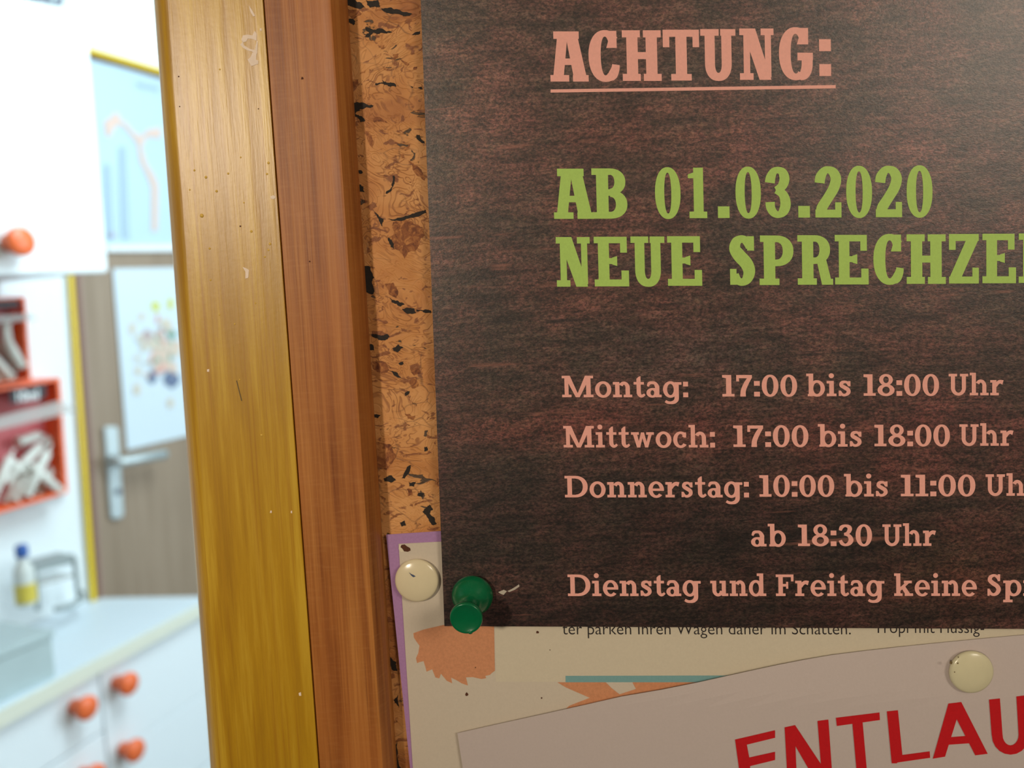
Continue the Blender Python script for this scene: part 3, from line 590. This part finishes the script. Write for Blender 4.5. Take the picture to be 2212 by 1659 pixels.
for p in fl:                     # each chip: ragged outline, slightly sunk centre look via a low bevelled rim
    q = ragged(p)
    k = len(VV); VV += [B(x, y, .00008) for x, y in q]; FF.append(list(range(k, k+len(q))))
mesh_obj('dark_bark_flecks', VV, FF, M_BARK, WOODSTRIP, keep_normals=True, kind='stuff', label='dark grey bark chips in the cork')
rf = [
 [c8(*p) for p in [(330, 65), (380, 50), (430, 75), (470, 90), (480, 130), (455, 170), (440, 200), (400, 210), (385, 240), (355, 200), (320, 150), (335, 110)]],
 [c8(*p) for p in [(290, 360), (330, 355), (355, 400), (345, 430), (310, 410)]],
 [c8(*p) for p in [(225, 740), (280, 730), (310, 770), (280, 795), (240, 770)]],
 [c8(*p) for p in [(410, 770), (450, 762), (460, 790), (430, 800)]], [c8(*p) for p in [(405, 830), (435, 810), (450, 850), (420, 860)]],
 [c8(*p) for p in [(385, 980), (435, 990), (430, 1010), (400, 1005)]], [c8(*p) for p in [(245, 1120), (320, 1130), (345, 1180), (300, 1250), (255, 1230), (240, 1160)]],
 [c8(*p) for p in [(395, 1340), (415, 1340), (420, 1372), (400, 1375)]],
 [c7(*p) for p in [(215, 640), (275, 630), (275, 670), (235, 700), (215, 680)]], [c7(*p) for p in [(385, 945), (430, 930), (470, 950), (510, 975), (450, 965), (400, 975)]],
 [c7(*p) for p in [(320, 1030), (355, 1050), (395, 1130), (385, 1180), (350, 1120)]], [c7(*p) for p in [(610, 1225), (635, 1230), (640, 1255), (618, 1262)]],
 [c7(*p) for p in [(620, 1190), (690, 1145), (680, 1180), (650, 1200)]], [c7(*p) for p in [(665, 1275), (700, 1310), (740, 1400), (800, 1440), (800, 1400), (720, 1310)]],
 [c7(*p) for p in [(450, 365), (475, 360), (478, 388), (455, 390)]], [c7(*p) for p in [(550, 430), (590, 425), (590, 450), (560, 470)]], [c7(*p) for p in [(600, 460), (680, 510), (660, 525), (620, 490)]],
 [c7(*p) for p in [(710, 540), (740, 530), (735, 555), (715, 558)]], [c7(*p) for p in [(285, 580), (330, 562), (320, 580), (290, 590)]], [c7(*p) for p in [(470, 530), (520, 545), (500, 560), (475, 550)]],
 [c7(*p) for p in [(180, 60), (260, 75), (300, 110), (240, 150), (185, 120)]],
]
VV, FF = [], []
for p in rf:
    q = ragged(p)
    k = len(VV); VV += [B(x, y, .00006) for x, y in q]; FF.append(list(range(k, k+len(q))))
mesh_obj('brown_bark_flecks', VV, FF, M_BARKR, WOODSTRIP, keep_normals=True, kind='stuff', label='reddish brown bark patches in the cork')

# ---- paint chips and beads on the yellow trim
k4 = lambda x, y: (330+x/2.675, y/2.675)
chips = [
 [(555, 30), (575, 60), (592, 92), (580, 95), (565, 70), (560, 55)],
 [(520, 205), (545, 200), (575, 205), (590, 178), (600, 195), (600, 235), (575, 225), (550, 222), (540, 240), (520, 245), (512, 230)],
 [(506, 258), (520, 240), (528, 262), (560, 282), (590, 290), (600, 235), (607, 240), (603, 310), (590, 315), (575, 298), (545, 290), (520, 275)],
 [(575, 305), (600, 310), (596, 345), (610, 350), (610, 368), (570, 382), (548, 345), (565, 330)],
 [(678, 1135), (700, 1128), (712, 1140), (700, 1150), (684, 1148)],
 [(518, 1542), (540, 1550), (556, 1560), (552, 1605), (535, 1610), (535, 1570)],
 [(618, 165), (628, 162), (630, 178), (620, 178)],
]
chip_polys = [[k4(*p) for p in c] for c in chips]
chip_polys += [[(584, 1103), (587, 1103), (587, 1108), (583, 1108)], [(645, 1497), (650, 1495), (651, 1503), (646, 1503)], [(628, 1104), (631, 1103), (631, 1109), (628, 1108)], [(447, 798), (452, 797), (452, 803), (447, 803)]]
pix_poly('paint_chip', chip_polys, HC+.00005, M_CHIP, CASING, label='pale bare chips in the yellow paint', kind='stuff')
beads = [(436, 466, 4.5), (420, 368, 2.5), (445, 383, 3.2), (468, 413, 3), (580, 352, 3), (577, 376, 2.5), (493, 375, 2.6), (527, 438, 2), (583, 527, 3), (580, 540, 2.5), (543, 500, 3), (453, 537, 2.6), (572, 555, 2.4), (565, 940, 3), (518, 820, 2), (455, 605, 2.4), (475, 150, 2), (520, 340, 2), (507, 700, 2.2), (474, 680, 2), (552, 655, 2), (410, 410, 2)]
V, F = [], []
for x, y, r in beads:
    r_ = r/9.6*.001
    v, f = lathe([(r_, 0), (r_*.93, r_*.2), (r_*.7, r_*.38), (r_*.3, r_*.48), (r_*.03, r_*.5)], B(x, y, HC-.00002), (0, -1, 0), 12); V, F = merge((V, F), (v, f))
mesh_obj('paint_bead', V, F, M_BEAD, CASING, smooth=True, label='small beads of dried paint', kind='stuff')
ddots = [(519, 489, 2.0), (386, 165, 1.8), (388, 230, 1.5), (653, 169, 3.2), (669, 565, 2), (558, 235, 1.5)]
specks('dark_speck', [d for d in ddots if d[0] < 620], HC+.00006, M_HOLE, CASING, kind='stuff')
pix_poly('dark_scratch', [[(510, 822), (512, 822), (523, 866), (521, 866)]], HC+.00006, M_SPECK, CASING)
specks('wood_knot_speck', [d for d in ddots if d[0] > 620], HW+.00006, M_HOLE, WOODSTRIP, kind='stuff')

# ---- pins
AX = Vector((0, -1, 0))
def push_pin():
    base = B(1021, 1284, HP+.0003); R1 = .00505
    tilt = Vector((-.05, -1, -.10)).normalized()
    e = empty('green_push_pin', base, 'glossy green plastic push pin at the lower left corner of the dark poster', 'push pin')
    pr = [(R1*.96, 0), (R1, .0004), (R1*.985, .0012), (R1*.90, .0022), (R1*.76, .0032), (R1*.58, .0040), (R1*.44, .0048), (R1*.365, .0058), (R1*.345, .0072), (R1*.36, .0086), (R1*.42, .0098), (R1*.53, .0106)]
    mesh_obj('body', *lathe(pr, base, tilt, 56), M_PGREEN, e, smooth=True, label='flared base and waist of the pin')
    R2 = .0038; tt = .0104
    ph = [(R2*.60, tt), (R2*.85, tt+.0004), (R2*.98, tt+.0010), (R2, tt+.0016), (R2*.97, tt+.0021), (R2*.90, tt+.0023), (R2*.82, tt+.0021), (R2*.4, tt+.00175), (R2*.05, tt+.0017)]
    mesh_obj('head', *lathe(ph, base, tilt, 56), M_PGREEN, e, smooth=True, label='flat round grip disc')
    v, f = lathe([(.0006, tt-.0002), (.0007, tt+.0014), (.0003, tt+.0020)], base+tilt.cross(Vector((1, 0, 0))).normalized()*-.0 + Vector((.0007, 0, -.0034)), tilt, 12)
    mesh_obj('moulding_nub', v, f, M_PGREEN, e, smooth=True)
    mesh_obj('needle', *lathe([(.0005, .0002), (.0005, -.004), (.0001, -.0065)], base, tilt, 12), M_STEEL, e, smooth=True)
push_pin()
def tack(name, px, py, h, R, mat, label):
    base = B(px, py, h); e = empty(name, base, label, 'thumbtack')
    pr = [(R*.955, 0), (R*.985, .00015), (R, .0006), (R*.985, .0009), (R*.93, .00115), (R*.85, .00132), (R*.70, .00158), (R*.50, .00180), (R*.25, .00194), (R*.04, .00198)]
    mesh_obj('cap', *lathe(pr, base, AX, 64), mat, e, smooth=True)
    mesh_obj('needle', *lathe([(.0005, .0002), (.0005, -.003), (.0001, -.006)], base, AX, 12), M_STEEL, e, smooth=True)
    return e
e = tack('cream_thumbtack', 901, 1252, HFl+.0006, .00535, M_PCREAM, 'domed cream thumbtack with a tiny blue nick, on the purple-bordered flyer')
pix_poly('blue_nick', [[(883, 1236), (888, 1240), (893, 1242), (898, 1245), (893, 1247), (889, 1244)]], HFl+.0006+.0020, M_BLUE, e)
e = tack('cream_thumbtack', 2095, 1449, HS(2094, 1449)+.0003, .0052, M_PPALE, 'pale flat thumbtack with brown specks, holding the white sheet with red lettering')
specks('speck', [(2054, 1432, 3.5), (2069, 1433, 2), (2070, 1420, 1.5), (2062, 1452, 1.4)], HS(2094, 1449)+.0003+.0019, M_SPECK, e, kind='stuff')

# ------------------------------------------------------------------ the room beyond
def wpoly(name, px, off, t, mat, parent=None, plane=WALL, bev=0, **k):       # slab with its front face outlined at plane+off, thickness t behind
    fr = [plane.at(x, y, off) for x, y in px]; v, f = prism(fr, -plane.n*t); o = mesh_obj(name, v, f, mat, parent, **k)
    if bev: bevel(o, bev)
    return o
# door
dr = empty('door_1', WALL.at(300, 1400), None, None, kind='structure')
k1 = lambda x, y: (x/2.675, y/2.675)
wpoly('door_leaf', [(163, 100), (200, 122), (560, 222), (640, 2100), (330, 2400), (222, 1400), (170, 640)], .006, .005, M_DOOR, dr, label='brown laminate door leaf')
wpoly('rebate', [(156, 560), (168, 560), (226, 1400), (216, 1400)], .009, .006, M_DARKB, dr)
wpoly('door_leaf_edge', [(168, 560), (174, 560), (232, 1400), (226, 1400)], .008, .004, plain('leaf_edge', rgb(150, 122, 108), .5), dr)
wpoly('frame_side', [(147, 560), (156, 560), (216, 1400), (206, 1400)], .012, .004, M_FYEL, dr, label='yellow painted door frame side')
wpoly('frame_side', [(559, 214), (571, 217), (655, 2100), (640, 2100)], .012, .004, M_FYEL, dr, label='yellow painted door frame side')
wpoly('frame_top', [(150, 90), (600, 222), (600, 232), (150, 100)], .022, .02, M_FYEL, dr, label='yellow painted door frame top')
wpoly('frame_top_shade', [(150, 98), (600, 230), (600, 242), (150, 111)], .014, .012, M_DARKB, dr)  # dark strip painted in for the shade under the frame top
hd = wpoly('handle_plate', [(226, 925), (232, 921), (252, 920), (257, 924), (269, 1110), (264, 1120), (246, 1122), (241, 1118)], .016, .010, M_ALU, dr, bev=.003)
n0 = WALL.at(248, 990, .016)
lv = [n0, WALL.at(250, 996, .045), WALL.at(262, 998, .055), WALL.at(300, 991, .058), WALL.at(357, 981, .058)]
mesh_obj('lever', *tube(lv, .0105, 14), M_ALU, hd, smooth=True, label='aluminium door lever')
hp = WALL.at(254, 1062, .016)
mesh_obj('keyhole', *lathe([(.006, 0), (.008, .002), (.003, .003)], hp, nW, 16), M_DARKG, hd)
# chart on the upper door
ch = empty('anatomy_chart', WALL.at(300, 540, .012), 'pale wall chart with a faint orange drawing, hung high on the brown door', 'chart')
wpoly('chart_sheet', [(192, 128), (430, 188), (470, 542), (228, 542)], .010, .002, M_CHART, ch)
wpoly('chart_rail', [(232, 531), (470, 527), (470, 542), (232, 543)], .015, .008, M_LAM, ch, label='white bottom rail of the chart')
def chart_poly(nm, pts, mat, off=.0125, parent=ch, **k): return wpoly(nm, [k1(*p) for p in pts], off, .0012, mat, parent, **k)
chart_poly('drawn_figure', [(600, 700), (640, 680), (660, 650), (685, 655), (700, 690), (740, 720), (770, 760), (820, 790), (850, 750), (930, 735), (930, 800), (850, 790), (820, 850), (850, 950), (890, 1010), (915, 1070), (910, 1330), (880, 1340), (878, 1080), (850, 1010), (810, 930), (795, 830), (750, 770), (700, 715), (660, 740), (640, 790), (615, 790)], M_BONE)
for xs_ in ((600, 640, 950, 1380), (690, 730, 850, 1380)):
    chart_poly('text_column', [(xs_[0], xs_[2]), (xs_[1], xs_[2]), (xs_[1]+18, xs_[3]), (xs_[0]+18, xs_[3])], M_TXT)
chart_poly('title_text', [(790, 470), (920, 500), (920, 530), (795, 500)], M_TXT)
chart_poly('round_stamp', [(625, 1350), (650, 1340), (670, 1355), (665, 1375), (640, 1380), (622, 1370)], plain('mauve_print', rgb(186, 182, 206), .7))
# picture on the door
pi = empty('flower_picture', WALL.at(320, 960, .012), 'white poster printed with a colourful bunch, hung mid-height on the brown door', 'poster')
wpoly('picture_sheet', [(244, 580), (470, 576), (520, 915), (275, 972)], .010, .002, M_PIC, pi)
cols = [((200, 205, 120), 'yellow_bloom'), ((178, 160, 160), 'mauve_bloom'), ((128, 160, 146), 'green_leaf'), ((214, 160, 150), 'red_bloom'), ((108, 120, 146), 'blue_bloom'), ((214, 190, 174), 'peach_bloom'), ((206, 196, 180), 'pale_bloom')]
cm = [plain(n_+'_print', rgb(*c_), .7, .2) for c_, n_ in cols]
k2 = lambda x, y: (x/2.675, 580+y/2.675)
bl = [(900, 220, 28, 40, 0), (985, 205, 22, 38, 0), (820, 280, 20, 28, 6), (765, 345, 22, 40, 6), (850, 390, 34, 40, 1), (925, 400, 28, 26, 2), (990, 378, 34, 24, 2), (895, 520, 34, 44, 3), (880, 630, 26, 40, 4), (985, 640, 52, 48, 4), (935, 470, 50, 40, 5), (1010, 460, 40, 56, 5), (800, 590, 18, 30, 6), (795, 700, 22, 40, 6), (950, 560, 40, 44, 6), (985, 560, 40, 30, 5), (880, 440, 40, 30, 6), (960, 320, 36, 30, 6), (985, 780, 20, 30, 6)]
for _ in range(34): bl.append((random.gauss(930, 55), random.gauss(470, 110), random.uniform(10, 24), random.uniform(12, 28), random.choice([1, 2, 5, 6, 6, 3])))
for j, (x, y, a, b, ci) in enumerate(bl):
    pts = [k2(x+a*math.cos(2*math.pi*q/9)*random.uniform(.75, 1.2), y+b*math.sin(2*math.pi*q/9)*random.uniform(.75, 1.2)) for q in range(9)]
    wpoly(cols[ci][1], pts, .0112+j*.00005, .001, cm[ci], pi)

# knobs
def knob(center, nrm, parent, R=.0195, mat=M_KNOB, L=.034, label=None):
    base = Vector(center) - nrm*L
    pr = [(R*.62, 0), (R*.60, L*.25), (R*.66, L*.42), (R*.92, L*.62), (R, L*.78), (R*.98, L*.92), (R*.88, L), (R*.05, L*1.02)]
    o = mesh_obj('knob', *lathe(pr, base, nrm, 28), mat, parent, smooth=True)
    return o
# wall cabinet
OFW = .31
wc = empty('wall_cabinet', WALL.at(100, 600, OFW-.15), 'white wall cabinet with an orange round knob, hanging left of the brown door', 'cabinet')
front = [(-260, -75), (183, 27), (232, 589), (-260, 604)]
wpoly('body', [(-255, -66), (185, 31), (233, 586), (-255, 600)], OFW-.020, OFW-.022, M_LAM, wc, bev=.002)
wd_ = wpoly('door', front, OFW, .018, M_LAM, wc, bev=.004)
knob(WALL.at(50, 521, OFW+.034), nW, wd_, R=.0225)
# small things on top of the cabinet
tp = [WALL.at(p[0], p[1], OFW-.08) for p in ((50, -25), (122, -5), (124, 8), (52, -8))]
# worktop & base cabinet
zt = .85
FLp, FRp = Z(-330, 1708, zt), Z(500, 1266, zt)     # front edge of the worktop
dB = (FRp-FLp); dB.z = 0; dB.normalize(); nB = Vector((dB.y, -dB.x, 0))
BASE = VPlane((nB.x, nB.y), nB.dot(FLp)); 
Cc = Z(200, 1290, zt) + nW*.014
wl = nW*(-1.508) + dW*(dW.dot(FLp)-.15); wl.z = zt
wt = empty('worktop', (FLp+Cc)/2, 'white laminate worktop with a cream front edge, below the orange-framed boxes', 'worktop')
top = [FLp, Z(436, 1300.5, zt), Z(500, 1287.2, zt), Cc, wl]
mesh_obj('top_slab', *prism(top, (0, 0, -.028)), M_TOP, wt)
e0, e1 = FLp, Z(436, 1300.5, zt)
mesh_obj('edge_band', *prism([e0-Vector((0, 0, .001)), e1-Vector((0, 0, .001)), e1-Vector((0, 0, .027)), e0-Vector((0, 0, .027))], nB*.003), M_EDGE, wt, label='cream front edge strip')
bc = empty('base_cabinet', ((FLp.x+FRp.x)/2, (FLp.y+FRp.y)/2, 0), 'white base cabinet with orange round knobs, under the worktop', 'cabinet')
zb, zc = .08, zt-.029
def along(p, off=0): return Vector((p.x, p.y, 0))+nB*off
pL, pR = along(FLp, -.03), along(e1+dB*.02, -.03)
mesh_obj('body', *prism([pL+Vector((0, 0, zb)), pR+Vector((0, 0, zb)), pR-nB*.22+Vector((0, 0, zb)), pL-nB*.22+Vector((0, 0, zb))], (0, 0, zc-zb)), M_LAM, bc)
mesh_obj('plinth', *prism([pL-nB*.04, pR-nB*.04, pR-nB*.2, pL-nB*.2], (0, 0, zb)), M_SEAM, bc)
def sAt(px, py): p = BASE.at(px, py, -.012); return (p-FLp).dot(dB), p.z
s_seam = sAt(219, 1500)[0]; s_end = (e1-FLp).dot(dB)+.015
z_dr = sAt(110, 1659)[1]
def front_panel(name, s0, s1, z0, z1, **k):
    a = Vector((FLp.x, FLp.y, 0))-nB*.012
    q = [a+dB*s0+Vector((0, 0, z0)), a+dB*s1+Vector((0, 0, z0)), a+dB*s1+Vector((0, 0, z1)), a+dB*s0+Vector((0, 0, z1))]
    return bevel(mesh_obj(name, *prism(q, -nB*.018), M_LAM, bc, **k), .002)
zz1 = sAt(90, 1665)[1]
d1 = front_panel('drawer', 0, s_seam-.0015, zz1, zc-.004)
d2 = front_panel('drawer', s_seam+.0015, s_end, sAt(350, 1560)[1], zc-.004)
d3 = front_panel('drawer', s_seam+.0015, s_end, sAt(350, 1560)[1]-.15, sAt(350, 1560)[1]-.001)
d4 = front_panel('door', 0, s_seam-.0015, zb, zz1-.003)
d5 = front_panel('door', s_seam+.0015, s_end, zb, sAt(350, 1560)[1]-.153)
for (x, y, par) in ((194, 1530, d1), (284, 1478, d2), (298, 1622, d3), (212, 1678, d4)):
    knob(BASE.at(x, y, .024), nB, par, R=.0205)
# dispensers on the wall
def dispenser(name, outer, lab_q, flap_q, win, D0, label, text=None, tq=None):
    e = empty(name, WALL.at(*outer[2], 0), label, 'dispenser', 'orange-framed dispenser boxes on the wall')
    wpoly('back_panel', outer, .016, .014, M_PINK, e)
    # raised orange rim, four bars
    cx = sum(p[0] for p in outer)/4; cy = sum(p[1] for p in outer)/4
    inn = [(cx+(x-cx)*D0[0], cy+(y-cy)*D0[1]) for x, y in outer]
    for i in range(4):
        j = (i+1) % 4; wpoly('rim_bar', [outer[i], outer[j], inn[j], inn[i]], .062, .059, M_OBOX, e)
    lb = wpoly('label_plate', lab_q, .068, .005, M_LBL, e, label='black size label')
    if text: text_on('label_text', text, tq[0], tq[1], tq[2], tq[3], 0, M_LTX, lb, fat=.035, slope=tq[4], fn=lambda x, y: WALL.at(x, y, .0690))
    wpoly('clear_flap', flap_q, .092, .003, M_FLAP, e, label='clear plastic flap')
    return e
dispenser('tube_dispenser', [(-140, 862), (130, 815), (147, 1064), (-140, 1150)], [(22, 843), (98, 827), (100, 859), (24, 872)], [(-60, 915), (129, 866), (168, 888), (-60, 942)], None, (.95, .955),
          'orange-red dispenser box labelled 10ml, filled with clear tubes, lower of the two on the wall', '10ml', (37, 84, 868, 23, -.13))
dispenser('tube_dispenser', [(-150, 655), (55, 640), (68, 822), (-150, 850)], [(-60, 655), (40, 650), (41, 664), (-60, 668)], [(-80, 686), (60, 678), (82, 690), (-80, 704)], None, (.95, .955),
          'orange-red dispenser box full of clear tubes, upper of the two, cut by the frame', None)
def tube_thing(a, b, r, lab, i=0):
    oz = (.024, .039, .054)[i % 3]; A, B_ = WALL.at(*a, oz), WALL.at(*b, oz); ax = (B_-A); L_ = ax.length
    e = empty('plastic_tube', A, lab, 'tube', 'clear tubes in the wall dispensers')
    mesh_obj('barrel', *lathe([(r*.7, 0), (r, .003), (r, L_*.82), (r*.6, L_*.86), (r*.3, L_*.88), (r*.3, L_)], A, ax, 14), M_TUBE, e, smooth=True)
    mesh_obj('collar', *lathe([(r*1.3, -.002), (r*1.3, .001)], A, ax, 14), M_TUBE, e, smooth=False)
for i, (a, b) in enumerate([((15, 1085), (62, 985)), ((32, 1080), (84, 990)), ((58, 1070), (110, 960)), ((80, 1068), (132, 985)), ((12, 1040), (100, 950)), ((128, 1060), (60, 1000)), ((95, 950), (130, 965)), ((20, 1000), (120, 1050)), ((-20, 1080), (30, 970)), ((134, 1055), (128, 985)), ((40, 955), (92, 938))]):
    tube_thing(a, b, .0088, 'clear plastic tube piled inside the lower orange-red dispenser box', i)
for i, (a, b) in enumerate([((48, 808), (-10, 730)), ((20, 812), (-40, 745)), ((46, 790), (5, 720)), ((-30, 815), (38, 817)), ((10, 700), (22, 780))]):
    tube_thing(a, b, .0092, 'clear plastic tube piled inside the upper orange-red dispenser box', i)
# things on the worktop
gb = [Z(-80, 1560, zt), Z(121, 1452, zt), Z(112, 1352, zt), Z(-80, 1380, zt)]
v, f = prism(gb, (0, 0, .055)); e = empty('grey_carton', Z(20, 1470, zt), 'low pale grey carton at the front left of the worktop', 'box')
pa, pb = Z(121, 1462, zt), Z(-90, 1560, zt); dd = (pb-pa).normalized(); nn = Vector((-dd.y, dd.x, 0)); nn = nn if nn.y > 0 else -nn
q = [pa, pa+dd*.32, pa+dd*.32+nn*.13, pa+nn*.13]
bevel(mesh_obj('carton_body', *prism(q, (0, 0, .068)), M_GBOX, e), .003)
q2 = [p+Vector((0, 0, .068)) for p in (pa-dd*.003-nn*.003, pa+dd*.32-nn*.003, pa+dd*.32+nn*.133, pa-dd*.003+nn*.133)]
bevel(mesh_obj('carton_lid', *prism(q2, (0, 0, .012)), M_GBOX, e), .002)
# steel stand with a band on top
st = empty('steel_stand', Z(150, 1305, zt), 'small grey steel stand at the back of the worktop, right of the blue-capped bottle', 'stand')
SP = VPlane(NW, WALL.D)
so = .10
def S(px, py, o=so): return WALL.at(px, py, o)
mesh_obj('band', *prism([S(72, 1222), S(160, 1197), S(166, 1215), S(74, 1238)], -nW*.05), M_RACK, st)
mesh_obj('leg', *tube([S(160, 1205), S(170, 1292)], .0045), M_RACK, st)
mesh_obj('leg', *tube([S(160, 1205, so-.05), S(168, 1276, so-.05)], .0045), M_RACK, st)
mesh_obj('leg', *tube([S(76, 1230), S(82, 1318)], .0045), M_RACK, st)
mesh_obj('foot', *tube([S(120, 1316), S(150, 1309), S(180, 1292), S(176, 1280, so-.06)], .006), M_RACK, st)
mesh_obj('tray', *prism([S(74, 1262), S(158, 1240), S(158, 1247), S(74, 1269)], -nW*.05), M_FLAP, st)
bo = empty('small_bottle', S(58, 1308), 'small bottle with blue cap and yellow label, on the worktop behind the grey carton', 'bottle')
bz = S(58, 1306); rb = .0175
mesh_obj('bottle_body', *lathe([(rb*.9, 0), (rb, .003), (rb, .062), (rb*.8, .073), (rb*.45, .082), (rb*.45, .092)], bz, (0, 0, 1), 24), M_BOT, bo, smooth=True)
mesh_obj('label', *lathe([(rb*1.02, .006), (rb*1.04, .007), (rb*1.04, .040), (rb*1.02, .041)], bz, (0, 0, 1), 24), M_YLIQ, bo, label='yellow label band')
mesh_obj('cap', *lathe([(rb*.5, .090), (rb*.62, .091), (rb*.62, .110), (rb*.4, .113)], bz, (0, 0, 1), 20), M_BCAP, bo, smooth=True)
cb = empty('white_container', Z(15, 1310, zt), 'white rounded container at the left edge of the worktop, left of the blue-capped bottle', 'container')
cz = Z(8, 1325, zt); mesh_obj('container_body', *lathe([(.028, 0), (.031, .004), (.031, .05), (.024, .062), (.016, .066)], cz, (0, 0, 1), 24), M_BOT, cb, smooth=True)
mesh_obj('container_lid', *lathe([(.018, .065), (.018, .078), (.015, .080)], cz, (0, 0, 1), 24), M_LAM, cb, smooth=True)
# things on top of the wall cabinet
ct = WALL.at(-255, -66, OFW-.1).z; ct2 = WALL.at(120, 12, OFW-.05)
e = empty('dark_grey_case', ct2, 'dark grey case standing on top of the white wall cabinet', 'case')
q = [WALL.at(82, -30, OFW-.03), WALL.at(138, -22, OFW-.03), WALL.at(139, 12, OFW-.03), WALL.at(83, 2, OFW-.03)]
bevel(mesh_obj('case_body', *prism(q, -nW*.12), M_DARKG, e), .003)
mesh_obj('case_band', *prism([WALL.at(112, -30, OFW-.028), WALL.at(118, -29, OFW-.028), WALL.at(119, 8, OFW-.028), WALL.at(113, 7, OFW-.028)], -nW*.004), M_GBOX, e)
